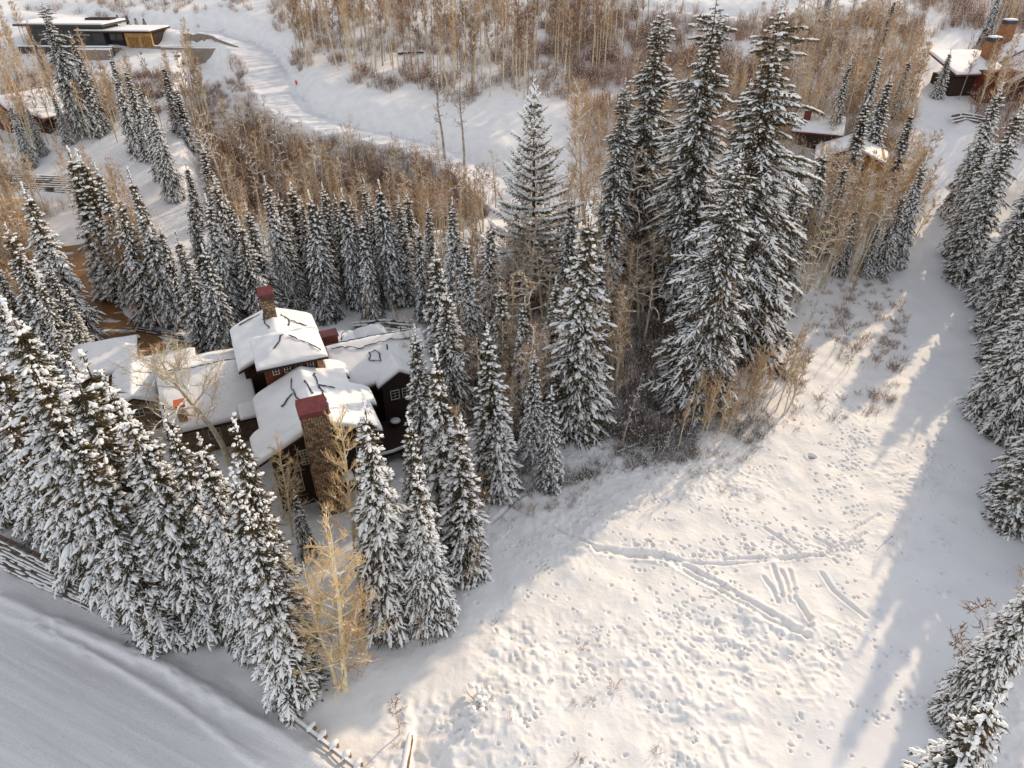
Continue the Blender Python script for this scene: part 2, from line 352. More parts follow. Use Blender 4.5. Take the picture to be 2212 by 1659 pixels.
sy, sx = local(HOLE[0], HOLE[1], 2); d = np.hypot(XX[sy, sx] - HOLE[0], YY[sy, sx] - HOLE[1])
ZZ[sy, sx] += -.5 * np.exp(-(d / .38) ** 4) + .12 * np.exp(-((d - .62) / .2) ** 2)
# the driveway lies on a bed a little below its own sheet
dd = np.minimum(sdist(XX, YY, DRIVE) - 2.7, -sgn(XX, YY, COURT))
ZZ -= .10 * (1 - sstep(-.35, .1, dd))
# normals for the whole sheet so that the seams between its pieces do not show
dzx = np.gradient(ZZ, axis=1) / np.gradient(XX, axis=1); dzy = np.gradient(ZZ, axis=0) / np.gradient(YY, axis=0)
NN = np.stack([-dzx, -dzy, np.ones_like(ZZ)], -1); NN /= np.linalg.norm(NN, axis=-1)[..., None]
ny, nx = XX.shape
cx = (XX[:-1, :-1] + XX[1:, 1:]) / 2; cy = (YY[:-1, :-1] + YY[1:, 1:]) / 2
kind = np.zeros(cx.shape, int)
kind[sgn(cx, cy, RUN) > 0] = 1
kind[sgn(cx, cy, ROADW) > 0] = 2
kind[np.minimum(sdist(cx, cy, UPROAD) - 5, np.minimum(sdist(cx, cy, TOPL), sdist(cx, cy, TOPR)) - 3.5) < 0] = 3
kind[(cy > 300) & (kind != 0)] = 0
I = np.arange(ny * nx).reshape(ny, nx)
Qall = np.stack([I[:-1, :-1], I[:-1, 1:], I[1:, 1:], I[1:, :-1]], -1)
PTS = np.stack([XX, YY, ZZ], -1).reshape(-1, 3); NF = NN.reshape(-1, 3)
for k, nm, mt in ((0, 'snow_ground', 'snow'), (1, 'ski_run', 'run_snow'), (2, 'road', 'plough'), (3, 'hillside_road', 'road_snow')):
    q = Qall[kind == k]
    if not len(q): continue
    used, inv = np.unique(q, return_inverse=True); b = MB(); b.add(PTS[used], q=inv.reshape(-1, 4))
    me = b.mesh(nm, M[mt]); me.normals_split_custom_set_from_vertices(NF[used].tolist())
    tag(link(nm, me), kind='structure')

def gz(x, y):       # height of the finished sheet
    i = int(np.clip(np.searchsorted(X, x), 1, nx - 1)); j = int(np.clip(np.searchsorted(Y, y), 1, ny - 1))
    fx = (x - X[i - 1]) / (X[i] - X[i - 1]); fy = (y - Y[j - 1]) / (Y[j] - Y[j - 1])
    return float((ZZ[j - 1, i - 1] * (1 - fx) + ZZ[j - 1, i] * fx) * (1 - fy) + (ZZ[j, i - 1] * (1 - fx) + ZZ[j, i] * fx) * fy)
def gza(x, y):
    x = np.asarray(x); y = np.asarray(y)
    i = np.clip(np.searchsorted(X, x), 1, nx - 1); j = np.clip(np.searchsorted(Y, y), 1, ny - 1)
    fx = (x - X[i - 1]) / (X[i] - X[i - 1]); fy = (y - Y[j - 1]) / (Y[j] - Y[j - 1])
    return (ZZ[j - 1, i - 1] * (1 - fx) + ZZ[j - 1, i] * fx) * (1 - fy) + (ZZ[j, i - 1] * (1 - fx) + ZZ[j, i] * fx) * fy

# driveway: a fine sheet of wet paving with old snow on it
gx, gy = np.meshgrid(np.arange(-95, -22, .33), np.arange(60, 118, .33))
edge = np.minimum(sdist(gx, gy, DRIVE) - 2.75, -sgn(gx, gy, COURT)) + vn(gx / 1.5, gy / 1.5, 44) * .35
ok = edge < .1
zz = gza(gx.ravel(), gy.ravel()).reshape(gx.shape) + .06 - .25 * sstep(-.25, .1, edge)
I2 = np.arange(gx.size).reshape(gx.shape); msk = ok[:-1, :-1] & ok[1:, 1:] & ok[1:, :-1] & ok[:-1, 1:]
q = np.stack([I2[:-1, :-1], I2[:-1, 1:], I2[1:, 1:], I2[1:, :-1]], -1)[msk]
used, inv = np.unique(q, return_inverse=True); b = MB(); b.add(np.stack([gx, gy, zz], -1).reshape(-1, 3)[used], q=inv.reshape(-1, 4))
tag(link('driveway', b.mesh('driveway', M['drive'])), kind='structure')

# ------------------------------------------------------------------ spruces
def blob(mb, p0, p1, rad, hgt, rng, rings=4, sides=5):
    t = np.linspace(0, 1, rings + 2); prof = np.sqrt(np.clip(1 - (2 * t - 1) ** 2, 0, 1)) * (1 + rng.uniform(-.28, .28, rings + 2)); prof[0] = prof[-1] = .12
    p0 = np.array(p0); p1 = np.array(p1); ax = p0 + (p1 - p0) * t[:, None]
    d = p1 - p0; s = np.array([-d[1], d[0], 0.]); s /= np.linalg.norm(s) + 1e-9
    th = np.arange(sides) * 2 * math.pi / sides + .3
    v = ax[:, None, :] + prof[:, None, None] * (np.cos(th)[None, :, None] * s * rad + np.sin(th)[None, :, None] * np.array([0, 0, 1.]) * hgt)
    n = rings + 2; i = np.arange(n - 1)[:, None] * sides; j = np.arange(sides)[None, :]; jn = (j + 1) % sides
    mb.add(v.reshape(-1, 3), q=np.stack([i + j, i + jn, i + sides + jn, i + sides + j], -1).reshape(-1, 4))
def needles(pos, dirs, rng, ln=.3, wd=.09):
    n = len(pos); a = np.cross(dirs, rng.normal(size=(n, 3))); a /= np.linalg.norm(a, axis=1)[:, None] + 1e-9
    L = ln * rng.uniform(.6, 1.3, n)[:, None]; W = wd * rng.uniform(.6, 1.3, n)[:, None]
    v = np.stack([pos - a * W / 2, pos + a * W / 2, pos + dirs * L], 1).reshape(-1, 3)
    return v, np.arange(n * 3).reshape(-1, 3)
def branch(L, rng, snow=.85, curl=.12, dens=1.0, twl=1.0, rope=0):
    fo, sn = MB(), MB()
    zc = lambda t: -curl * L * t * t + .05 * L * math.sin(t * 3.0)
    P = []; D = []
    def run(p0, p1):
        n = max(2, int(np.linalg.norm(p1 - p0) / .10 * dens)); t = rng.uniform(0, 1, n)[:, None]
        p = p0 + (p1 - p0) * t; d = (p1 - p0) / (np.linalg.norm(p1 - p0) + 1e-9)
        dd = d * .55 + rng.normal(size=(n, 3)) * np.array([.45, .45, .2]) + np.array([0, 0, -.42]); dd /= np.linalg.norm(dd, axis=1)[:, None]
        P.append(p); D.append(dd)
    ax = [np.array([t * L, 0, zc(t)]) for t in np.linspace(0, 1, 5)]
    for a, c in zip(ax[:-1], ax[1:]): run(a, c)
    if rope:
        for i in range(4):
            if rng.random() < .93: blob(sn, ax[i] + [-.05, 0, .1], ax[i + 1] + [.1, 0, .1], rope * (1.1 - .1 * i), rope * .8, rng, 4, 6)
    elif rng.random() < snow + .1: blob(sn, ax[1] + [0, 0, .06], ax[3] + [0, 0, .07], .11, .09, rng)
    blob(sn, ax[3] + [-.05, 0, .06], ax[4] + [.1, 0, .03], .14, .11, rng)
    t = .18
    while t < .95:
        for sd_ in (-1, 1):
            tl = twl * min(1.0, (.42 * L * (1 - t) + .22)) * rng.uniform(.7, 1.15); an = math.radians(rng.uniform(38, 62)) * sd_
            p0 = np.array([t * L, 0, zc(t)]); p1 = p0 + np.array([math.cos(an) * tl, math.sin(an) * tl, -.16 * tl + rng.uniform(-.05, .06)])
            run(p0, p1)
            if tl > .7: run(p0 * .5 + p1 * .5, p1 + np.array([.15, 0, -.1]))
            if rng.random() < snow:
                f_ = rng.uniform(.75, 1.15) * (1.7 if rng.random() < .1 else 1); blob(sn, p0 + (p1 - p0) * rng.uniform(.1, .4) + [0, 0, .06], p1 + (p1 - p0) * .05 + [0, 0, .04], f_ * (.054 + .032 * min(tl, 1)), f_ * .066, rng, 3)
        t += (.27 + .12 * rng.random()) / L
    P = np.concatenate(P); D = np.concatenate(D); fr = rng.random(len(P)) < .20 * (snow + .3)
    v, t_ = needles(P[~fr], D[~fr], rng); fo.add(v, t=t_)
    v, t_ = needles(P[fr] + [0, 0, .04], D[fr] * [1, 1, .4], rng, .24, .11); sn.add(v, t=t_)
    return fo.data(), sn.data()
def make_spruce(name, seed, Ht=20, rad=2.9, nb=300, snow=.85, top_up=25, low=-22, curl=.12, rfun=None, nmat='needle', power=.85, zmin=.04, dens=1.0, twl=1.0, rope=0, zpow=.55):
    rng = np.random.default_rng(seed)
    lens = [.45, .9, 1.5, 2.2, 3.0, 4.0, 5.4]; T = {}
    for l in lens:
        if l * .7 > rad * 1.4: continue
        T[l] = [branch(l, rng, snow * q_, curl, dens, twl, rope) for q_ in (1.2, .95, .45)]
    fo, sn = MB(), MB()
    ls = np.array(list(T.keys()))
    # density of branches along the stem follows the whorls
    zs = zmin + (1 - zmin - .012) * (1 - np.linspace(0, 1, nb) ** zpow)
    if rope: st_ = 1.35 / Ht; zs = np.where(zs < .86, np.round(zs / st_) * st_ + rng.normal(size=nb) * .004, zs)
    ga = rng.random() * 6
    side = [1 + .22 * rng.standard_normal() for _ in range(8)]
    for k, zf in enumerate(zs):
        ga += 2.399963 + rng.normal() * .25
        L = rad * (1 - zf) ** power * rng.uniform(.72, 1.12) + .12
        if rfun: L *= rfun(zf)
        L *= np.interp((ga % (2 * math.pi)) / (2 * math.pi) * 8, range(9), side + side[:1]) * (.9 + .25 * vn(ga, zf * 9, seed))
        if L < .18: L = .18
        l = ls[np.argmin(abs(np.log(ls / L)))]; s = L / l
        fd, sdn = T[l][rng.integers(3)]
        pit = math.radians(low + (top_up - low) * zf ** 1.6 + rng.normal() * 5)
        c, s_ = math.cos(pit), math.sin(pit); ca, sa = math.cos(ga), math.sin(ga)
        roll = rng.normal() * .12
        Rm = np.array([[ca, -sa, 0], [sa, ca, 0], [0, 0, 1.]]) @ np.array([[c, 0, -s_], [0, 1, 0], [s_, 0, c]]) @ np.array([[1, 0, 0], [0, math.cos(roll), -math.sin(roll)], [0, math.sin(roll), math.cos(roll)]])
        off = np.array([0, 0, zf * Ht])
        for mb, (V, Tt, Qq) in ((fo, fd), (sn, sdn)):
            mb.add((V * s) @ Rm.T + off, t=Tt, q=Qq)
    # leader
    n = 26; p = np.zeros((n, 3)); p[:, 2] = Ht * rng.uniform(.955, 1.0, n); d = rng.normal(size=(n, 3)) * [.6, .6, .3] + [0, 0, .5]; d /= np.linalg.norm(d, axis=1)[:, None]
    v, t = needles(p, d, rng, .28); fo.add(v, t=t)
    for k in range(7): blob(sn, (rng.normal() * .06, rng.normal() * .06, Ht * (.955 + .009 * k)), (rng.normal() * .08 + .1, rng.normal() * .08, Ht * (.957 + .009 * k)), .11, .13, rng)
    # dark inner mass of needles close to the stem
    n = 3600; z = np.clip(1 - rng.uniform(0, 1, n) ** .62, zmin, .9); rr = rad * (1 - z) ** power * rng.uniform(.05, .62, n); a = rng.uniform(0, 6.283, n)
    if rfun: rr *= np.array([rfun(q_) for q_ in z])
    p = np.stack([rr * np.cos(a), rr * np.sin(a), z * Ht - rr * .25], 1); d = np.stack([np.cos(a), np.sin(a), -.5 + .3 * rng.normal(size=n)], 1); d /= np.linalg.norm(d, axis=1)[:, None]
    v, t = needles(p, d, rng, .5, .14); fo.add(v, t=t)
    tr = MB(); tr.tube([(0, 0, -.6), (0, 0, .4), (0, 0, Ht * .4), (0, 0, Ht * .99)], [Ht * .017, Ht * .013, Ht * .009, .02], 7)
    return dict(H=Ht, trunk=tr.mesh(name + '_trunk', M['bark']), crown=fo.mesh(name + '_needles', M[nmat], False), snow=sn.mesh(name + '_snow', M['branch_snow']))
SP = {
 'a': make_spruce('spruce_a', 1, 20, 3.6, 380, snow=.66, rfun=lambda z: .86 + .26 * math.sin(z * 31) ** 2),
 'b': make_spruce('spruce_b', 2, 20, 4.0, 400, snow=.72, low=-32, curl=.19, rfun=lambda z: .84 + .3 * math.sin(z * 23 + 1) ** 2),
 'c': make_spruce('spruce_c', 3, 20, 2.9, 320, snow=.58, low=-20, curl=.15, rfun=lambda z: .84 + .3 * math.sin(z * 27) ** 2),
 'd': make_spruce('spruce_d', 14, 20, 3.4, 330, snow=.52, low=-26, curl=.16, power=.7, rfun=lambda z: .74 + .45 * math.sin(z * 17 + 2) ** 2),   # ragged
 'n': make_spruce('spruce_n', 4, 16, 2.1, 220, snow=.66, low=-15),                                    # narrow
 'k': make_spruce('spruce_k', 5, 16, 3.6, 280, snow=.74, low=-36, nmat='needle_blue', curl=.24),      # drooping blue
 'o': make_spruce('spruce_o', 6, 30, 8.8, 150, snow=.5, top_up=32, low=-10, curl=-.30, power=.80, zmin=.10, dens=2.8, twl=.5, rope=.26, zpow=.72),  # open upswept crown
 'g': make_spruce('spruce_g', 8, 34, 7.4, 520, snow=.44, top_up=18, low=-24, power=.56, zmin=.08, dens=1.7, zpow=.66,
                  rfun=lambda z: .70 + .34 * math.sin(z * 19) ** 2 + .2 * math.sin(z * 43)),           # tall old giant
 's': make_spruce('spruce_s', 9, 6, 1.6, 80, snow=.85, low=-20),                                      # small
}
def spruce(x, y, h, proto, label, group=None, wsc=1.0, rz=None, cat='tree', name='spruce_tree'):
    p = SP[proto]; s = h / p['H']
    root = bpy.data.objects.new(name, None); COL.objects.link(root)
    root.location = (x, y, gz(x, y) - .15); root.rotation_euler = (R.uniform(-.02, .02), R.uniform(-.02, .02), R.uniform(0, 6.28) if rz is None else rz)
    root.scale = (s * wsc, s * wsc, s); root.empty_display_size = .5
    tag(root, label, cat, group)
    for nm in ('trunk', 'crown', 'snow'): link(nm, p[nm], root)
    return root
def spruce_px(tx, ty, by, proto, label, group=None, wsc=1.0):
    VY = (384 + F / math.tan(PT)) / K
    bx = tx + (1106 - tx) * (by - ty) / (VY - ty)
    x, y = G(bx, by); h = ztop(x, y, ty); spruce(x, y, h, proto, label, group, wsc)
# ------------------------------------------------------------------ houses
def part(root, name, mb, mt, smooth=False, label=None):
    o = link(name, mb.mesh(name, M[mt] if isinstance(mt, str) else [M[k] for k in mt], smooth), root)
    if label: o['label'] = label
    return o
def box_part(root, name, c, size, mt, rz=0, label=None):
    b = MB(); b.box(c, size, rz); return part(root, name, b, mt, label=label)
def building(name, x, y, z, rz, label, cat='house'):
    r = bpy.data.objects.new(name, None); COL.objects.link(r); r.location = (x, y, z); r.rotation_euler = (0, 0, rz); tag(r, label, cat); return r
def roof(root, rects, zf, T=.5, cell=.22, seed=0, eave='wood', fascia=.28, lump=.10, cracks=(), wind=0.0):
    """snow-loaded roof over a union of rectangles; zf gives the height of the boards"""
    us = [r[0] for r in rects] + [r[1] for r in rects]; vs = [r[2] for r in rects] + [r[3] for r in rects]
    gu = np.arange(min(us), max(us) + cell, cell); gv = np.arange(min(vs), max(vs) + cell, cell); U, V = np.meshgrid(gu, gv)
    ins = np.zeros(U.shape, bool); dist = np.zeros(U.shape)
    for a, b_, c, d in rects:
        dd_ = np.minimum.reduce([U - a, b_ - U, V - c, d - V]); ins |= dd_ > -1e-6; dist = np.maximum(dist, dd_)
    dist = np.clip(dist, 0, None)
    # interior of the union: distances across shared edges are smoothed by the heightfield itself
    pad = np.pad(ins, 3); er = np.zeros(U.shape)
    cnt = sum(pad[3 + i:3 + i + U.shape[0], 3 + j:3 + j + U.shape[1]] for i in range(-3, 4) for j in range(-3, 4)) / 49.0
    prof = np.clip((cnt - .30) / .62, 0, 1); prof = np.sqrt(1 - (1 - prof) ** 2)
    zb = np.vectorize(zf)(U, V).astype(float)
    nz = vn(U / .9, V / .9, seed) * lump + vn(U / 2.4, V / 2.4, seed + 1) * lump * 1.6
    top = zb + .04 + prof * (T + nz)
    I3 = np.arange(U.size).reshape(U.shape); mk = ins[:-1, :-1] & ins[1:, 1:] & ins[1:, :-1] & ins[:-1, 1:]
    qd = np.stack([I3[:-1, :-1], I3[:-1, 1:], I3[1:, 1:], I3[1:, :-1]], -1)[mk]
    def sheet(zz_, lower, du=0):
        used, inv = np.unique(qd, return_inverse=True); inv = inv.reshape(-1, 4); P3 = np.stack([U, V, zz_], -1).reshape(-1, 3)[used]; n = len(P3)
        P4 = P3.copy(); P4[:, 2] = np.stack([U, V, lower], -1).reshape(-1, 3)[used][:, 2]
        e = {}
        for f in inv:
            for k in range(4):
                a, b2 = int(f[k]), int(f[(k + 1) % 4])
                if (b2, a) in e: del e[(b2, a)]
                else: e[(a, b2)] = 1
        sk = [(b2, a, a + n, b2 + n) for a, b2 in e]
        m = MB(); m.add(np.concatenate([P3, P4]), q=np.concatenate([inv, np.array(sk).reshape(-1, 4), inv[:, ::-1] + n])); return m
    boards = part(root, 'roof', sheet(zb, zb - fascia), eave)
    wob = vn(U / 1.3, V / 1.3, seed + 3) * .1
    part(boards, 'snow', sheet(top, zb + .005), 'roof_snow', True)
    for ck in cracks:
        pts = []
        for (a, b_), (c, d) in zip(ck[:-1], ck[1:]):
            n = max(2, int(math.hypot(c - a, d - b_) / .35))
            for i in range(n):
                t = i / n; pts.append((a + (c - a) * t + NR.normal() * .07, b_ + (d - b_) * t + NR.normal() * .07))
        pts.append(ck[-1])
        m = MB()
        def th(u, v):
            i = int(np.clip(round((v - gv[0]) / cell), 0, len(gv) - 1)); j = int(np.clip(round((u - gu[0]) / cell), 0, len(gu) - 1)); return float(top[max(0, i - 1):i + 2, max(0, j - 1):j + 2].max())
        P5 = np.array([(u, v, th(u, v) + .01) for u, v in pts]); m.tube(P5, [.05 + .07 * NR.random() for _ in P5], 5, flat=.5); part(boards, 'snow_crack', m, 'darkmetal')
    return boards
def gable_wall(root, u0, u1, v, zf, z0, th=.2, mt='wood', name='wall', axis_='u'):
    b = MB(); ps = np.linspace(u0, u1, 9); P0 = []
    for s in (0, th):
        for p in ps:
            for top_ in (0, 1):
                zt = zf(p) if top_ else z0
                P0.append((p, v + s, zt) if axis_ == 'u' else (v + s, p, zt))
    P0 = np.array(P0, float); n = len(ps); q_ = []
    ix = lambda s, i, t: s * n * 2 + i * 2 + t
    for i in range(n - 1):
        q_ += [(ix(0, i, 0), ix(0, i + 1, 0), ix(0, i + 1, 1), ix(0, i, 1)), (ix(1, i + 1, 0), ix(1, i, 0), ix(1, i, 1), ix(1, i + 1, 1)), (ix(0, i, 1), ix(0, i + 1, 1), ix(1, i + 1, 1), ix(1, i, 1))]
    q_ += [(ix(0, 0, 0), ix(0, 0, 1), ix(1, 0, 1), ix(1, 0, 0)), (ix(0, n - 1, 0), ix(1, n - 1, 0), ix(1, n - 1, 1), ix(0, n - 1, 1))]
    b.add(P0, q=q_); return part(root, name, b, mt)
def window(root, u, z, v, wd, ht, nu=2, nz=2, arch=False, face='-v'):
    """a pane with its frame and glazing bars on a wall facing the yard"""
    def bx(du, dz, a, h, d, off): b = MB(); 
    g = MB(); g.box((u, v - .02, z), (wd, .04, ht))
    pn = part(root, 'window', g, 'glass')
    f = MB(); t = .07
    for s in (-1, 1):
        f.box((u + s * (wd / 2), v - .05, z), (t, .09, ht + t)); 
    f.box((u, v - .05, z - ht / 2), (wd - t, .09, t)); f.box((u, v - .05, z + ht / 2), (wd - t, .09, t))
    part(pn, 'frame', f, 'frame')
    for i in range(1, nu):
        m = MB(); m.box((u - wd / 2 + wd * i / nu, v - .045, z), (.04, .05, ht - t)); part(pn, 'glazing_bar', m, 'frame')
    for i in range(1, nz):
        m = MB(); m.box((u, v - .046, z - ht / 2 + ht * i / nz), (wd - t, .045, .035)); part(pn, 'glazing_bar', m, 'frame')
    if arch:
        m = MB(); a = np.linspace(0, math.pi, 13); r = wd / 2
        m.tube([(u + r * math.cos(x), v - .05, z + ht / 2 + r * .55 * math.sin(x)) for x in a], .05, 4); part(pn, 'arch_frame', m, 'frame')
        m = MB(); P0 = [(u, v - .03, z + ht / 2)] + [(u + r * math.cos(x), v - .03, z + ht / 2 + r * .55 * math.sin(x)) for x in a]
        m.add(P0, t=[(0, i, i + 1) for i in range(1, 13)]); part(pn, 'fanlight', m, 'glass')
    return pn
LZ = 0.0
lodge = building('lodge', -20, 52, LZ, math.radians(24), 'large dark timber lodge with many snow-laden roofs and a tall stone chimney')
zfront = lambda u, v: 10.2 - (.485 * (1.8 - u) if u < 1.8 else .445 * (u - 1.8))
ztower = lambda u, v: 12.75 - .45 * max(abs(u - 1.1) - .2, abs(v - 14.4) * 1.0, 0)
zback = lambda u, v: 9.9 - .40 * abs(u - .7)
zright = lambda u, v: 8.9 - .52 * abs(v - 16.4)
zdorm = lambda u, v: 7.9 - .62 * abs(u - 12.3)
zmid = lambda u, v: 7.2 - (.33 if v > 21 else .42) * abs(v - 21)
zwing = lambda u, v: 5.4 - .5 * abs(u + 16.2)
zgar = lambda u, v: 5.5 - .48 * max(abs(v - 35.4) , abs(u + 20.1) - 1.9)
# walls first: boxes under the roofs
for (u0, u1, v0, v1, zt, mt) in [(-3.3, 6.9, 1.2, 11.4, 6.3, 'wood'), (-1.8, 4.1, 11.7, 17.2, 10.9, 'redwood'), (-3.9, 5.3, 18, 27, 7.6, 'wood'), (5.8, 16.2, 12, 20.6, 6.0, 'wood'),
                                 (-12.2, -3.9, 14.6, 27.6, 4.1, 'stone2'), (-18, -14.4, 21.6, 29, 3.9, 'stone2'), (-23.6, -16.6, 31.8, 38.9, 3.2, 'redwood'), (10.7, 13.9, 21.9, 25.6, 4.6, 'wood'), (7.2, 10.6, 22.4, 25.4, 4.6, 'wood')]:
    box_part(lodge, 'wall', ((u0 + u1) / 2, (v0 + v1) / 2, (zt - .8) / 2), (u1 - u0, v1 - v0, zt + .8), mt)
gable_wall(lodge, -3.3, 6.9, 1.0, lambda p: zfront(p, 1) - .3, 6.2)
gable_wall(lodge, 10.2, 14.4, 10.6, lambda p: zdorm(p, 1) - .3, -.6)
gable_wall(lodge, 12, 20.6, 16.0, lambda p: zright(1, p) - .32, 5.9, axis_='v')
gable_wall(lodge, -18, -14.4, 21.5, lambda p: zwing(p, 1) - .3, 3.7, mt='stone2')
gable_wall(lodge, 14.6, 27.6, -12.25, lambda p: zmid(1, p) - .32, 4.0, mt='wood', axis_='v')
box_part(lodge, 'corner_stones', (4.0, 11.75, 9.6), (.62, .5, 2.6), 'stone', label='stone quoin pier at the right corner of the upper storey')
roof(lodge, [(-4.8, 7.9, .4, 5.4), (-3.9, 8.6, 5.4, 9), (-3.9, 6.6, 9, 11.5), (4.4, 6.9, 11.0, 14.2)], zfront, .5, seed=3, cracks=[[(.6, 9.7), (.3, 8.0), (.7, 5.4), (.9, 3.6)], [(2.9, 9.6), (3.0, 7.2), (3.2, 5.2), (3.1, 2.8)], [(3.1, 7.3), (4.6, 7.0)], [(.3, 7.2), (-1.1, 6.0)], [(-1.1, 6.0), (.1, 7.0)], [(1.8, 8.0), (2.1, 5.2)]])
roof(lodge, [(-2.6, 4.9, 11.0, 17.9)], ztower, .42, seed=8, lump=.2, cracks=[[(-.4, 12.7), (.4, 13.6), (1.0, 14.2)], [(1.5, 14.0), (3.4, 12.4), (4.3, 11.6)]])
roof(lodge, [(-4.5, 5.8, 17.4, 28)], zback, .45, seed=12, cracks=[[(-.2, 26.4), (-.3, 24), (-.1, 22)], [(1.9, 25.8), (2.5, 24), (2.3, 22.6)], [(-3.3, 27), (-.6, 26.8)], [(2.6, 24), (4.4, 23)]])
roof(lodge, [(5.3, 17.0, 11.0, 21.4)], zright, .5, seed=17, cracks=[[(5.6, 17.0), (8, 16.6), (11, 16.8), (14.5, 16.3), (16.6, 16.6)], [(6, 15.9), (9, 15.3), (12, 15.6), (15.5, 15.1)], [(10.0, 14.6), (9.8, 13.5), (10.9, 13.4), (11.1, 14.5), (10.0, 14.6)]])
roof(lodge, [(9.6, 15.0, 10.0, 16.2)], zdorm, .45, seed=21)
roof(lodge, [(-13.2, -3.1, 13.6, 28.4)], zmid, .5, seed=25, cracks=[[(-12, 21.3), (-9, 21.0), (-6, 21.2), (-3.6, 21.0)]])
roof(lodge, [(-18.8, -13.7, 20.8, 30)], zwing, .5, seed=29)
roof(lodge, [(-24.4, -15.9, 31.0, 39.8)], zgar, .6, seed=33)
roof(lodge, [(-15.8, -9.0, 28.2, 31.6)], lambda u, v: 4.6 - .1 * abs(v - 30), .4, seed=35)
roof(lodge, [(10.2, 14.4, 21.4, 26)], lambda u, v: 6.9 - .75 * max(abs(u - 12.3), abs(v - 23.7)), .4, seed=37)
roof(lodge, [(6.8, 10.4, 22, 26)], lambda u, v: 5.6 - .15 * abs(u - 8.6), .4, seed=39)
roof(lodge, [(-5.4, -3.2, 11.6, 14.6)], lambda u, v: 5.2, .4, seed=41)
for px_, pz_ in ((-.72, 10.35), (.5, 10.33), (1.73, 10.32), (2.95, 10.3)): window(lodge, px_, pz_, 11.66, .62, .7)
window(lodge, -.24, 6.9, .97, .62, .72); window(lodge, -.24, 5.85, .97, .62, .72)
window(lodge, -1.95, 3.9, .97, 2.2, 3.2, 4, 5, arch=True)
window(lodge, 5.4, 5.4, .97, 1.0, 1.2); window(lodge, -8.5, 2.4, 14.55, 1.2, 1.2); window(lodge, -6.4, 2.4, 14.55, 1.2, 1.2)
window(lodge, -16.2, 3.0, 21.45, 1.0, 1.0); window(lodge, 11.6, 4.6, 10.55, 1.0, 1.2, 2, 3); window(lodge, 13.0, 4.6, 10.55, 1.0, 1.2, 2, 3)
# chimneys
def stone_set(seed, w_, h_, d_):
    out = []
    for k in range(5):
        rg_ = np.random.default_rng(seed + k); b = MB(); b.box((0, 0, 0), (w_, d_, h_), top=.93); b.V[0] += rg_.normal(size=(8, 3)) * np.array([w_ * .035, .012, h_ * .05]); out.append(b)
    return out
CST = [b.mesh('chimney_stone', M[m_], False) for b, m_ in zip(stone_set(90, .50, .30, .22), ('stone', 'stone2', 'stone', 'stone3', 'stone'))]
def stone_chimney(root, u0, u1, v0, v1, z0, z1, capmat, rows=None, stones=True, lab='tall stone chimney with a red metal cap'):
    core = box_part(root, 'chimney', ((u0 + u1) / 2, (v0 + v1) / 2, (z0 + z1) / 2), (u1 - u0, v1 - v0, z1 - z0), 'mortar' if stones else 'stone', label=lab)
    if stones:
        def face(a0, a1, fixed, ax):
            z = z0 + .2; r_ = 0
            while z < z1 - .1:
                n = max(2, round((a1 - a0) / .52)); wd_ = (a1 - a0) / n; sh = (r_ % 2) * wd_ / 2
                xs_ = np.arange(-1, n + 1) * wd_ + a0 + sh
                for xa in xs_:
                    lo, hi = max(xa, a0), min(xa + wd_, a1)
                    if hi - lo < .15: continue
                    cxx = (lo + hi) / 2; me = R.choice(CST); o = bpy.data.objects.new('stone', me); COL.objects.link(o); o.parent = core
                    o.scale = ((hi - lo - .07) / .50, R.uniform(.9, 1.25), R.uniform(.86, 1.06)); o.location = (cxx, fixed, z) if ax == 0 else (fixed, cxx, z); o.rotation_euler = (0, 0, 0 if ax == 0 else math.pi / 2)
                z += .37; r_ += 1
        face(u0, u1, v0 + .05, 0)
        z0 += 3.2 if z1 > 11 else 0
        face(v0 + .16, v1, u1 - .05, 1); face(v0 + .16, v1, u0 + .05, 1)
    b = MB(); h = .45; e = .22
    b.add([(u0 - e, v0 - e, z1 + .12), (u1 + e, v0 - e, z1 + .12), (u1 + e, v1 + e, z1 + .30), (u0 - e, v1 + e, z1 + .30), (u0 - e + .1, v0 - e + .2, z1 + .5), (u1 + e - .1, v0 - e + .2, z1 + .5), (u1 + e - .1, v1 + e - .1, z1 + .95), (u0 - e + .1, v1 + e - .1, z1 + .95)],
          q=[(3, 2, 1, 0), (4, 5, 6, 7), (0, 1, 5, 4), (1, 2, 6, 5), (2, 3, 7, 6), (3, 0, 4, 7)])
    part(core, 'cap', b, capmat)
    b = MB(); b.box(((u0 + u1) / 2, (v0 + v1) / 2, z1 + .07), (u1 - u0 - .3, v1 - v0 - .3, .3)); part(core, 'flue', b, 'hole')
    return core
stone_chimney(lodge, .15, 2.55, -1.55, .35, -.4, 12.55, 'redmetal')
stone_chimney(lodge, -.2, 1.25, 24.6, 26, 8.2, 12.9, 'redmetal', lab='back stone chimney with a red metal cap')
c3 = box_part(lodge, 'chimney', (6.3, 19.2, 7.8), (1.9, 1.5, 3.2), 'redwood', label='low timber chimney box with a red metal cap'); b = MB(); b.box((6.3, 19.2, 9.5), (2.15, 1.75, .28)); part(c3, 'cap', b, 'redmetal')
c4 = box_part(lodge, 'chimney', (-11.1, 14.9, 5.2), (.9, 1.2, 3.4), 'stone', label='small stone chimney with an orange cap'); b = MB(); b.box((-11.1, 14.9, 7.0), (1.15, 1.5, .25)); part(c4, 'cap', b, 'orangecap')
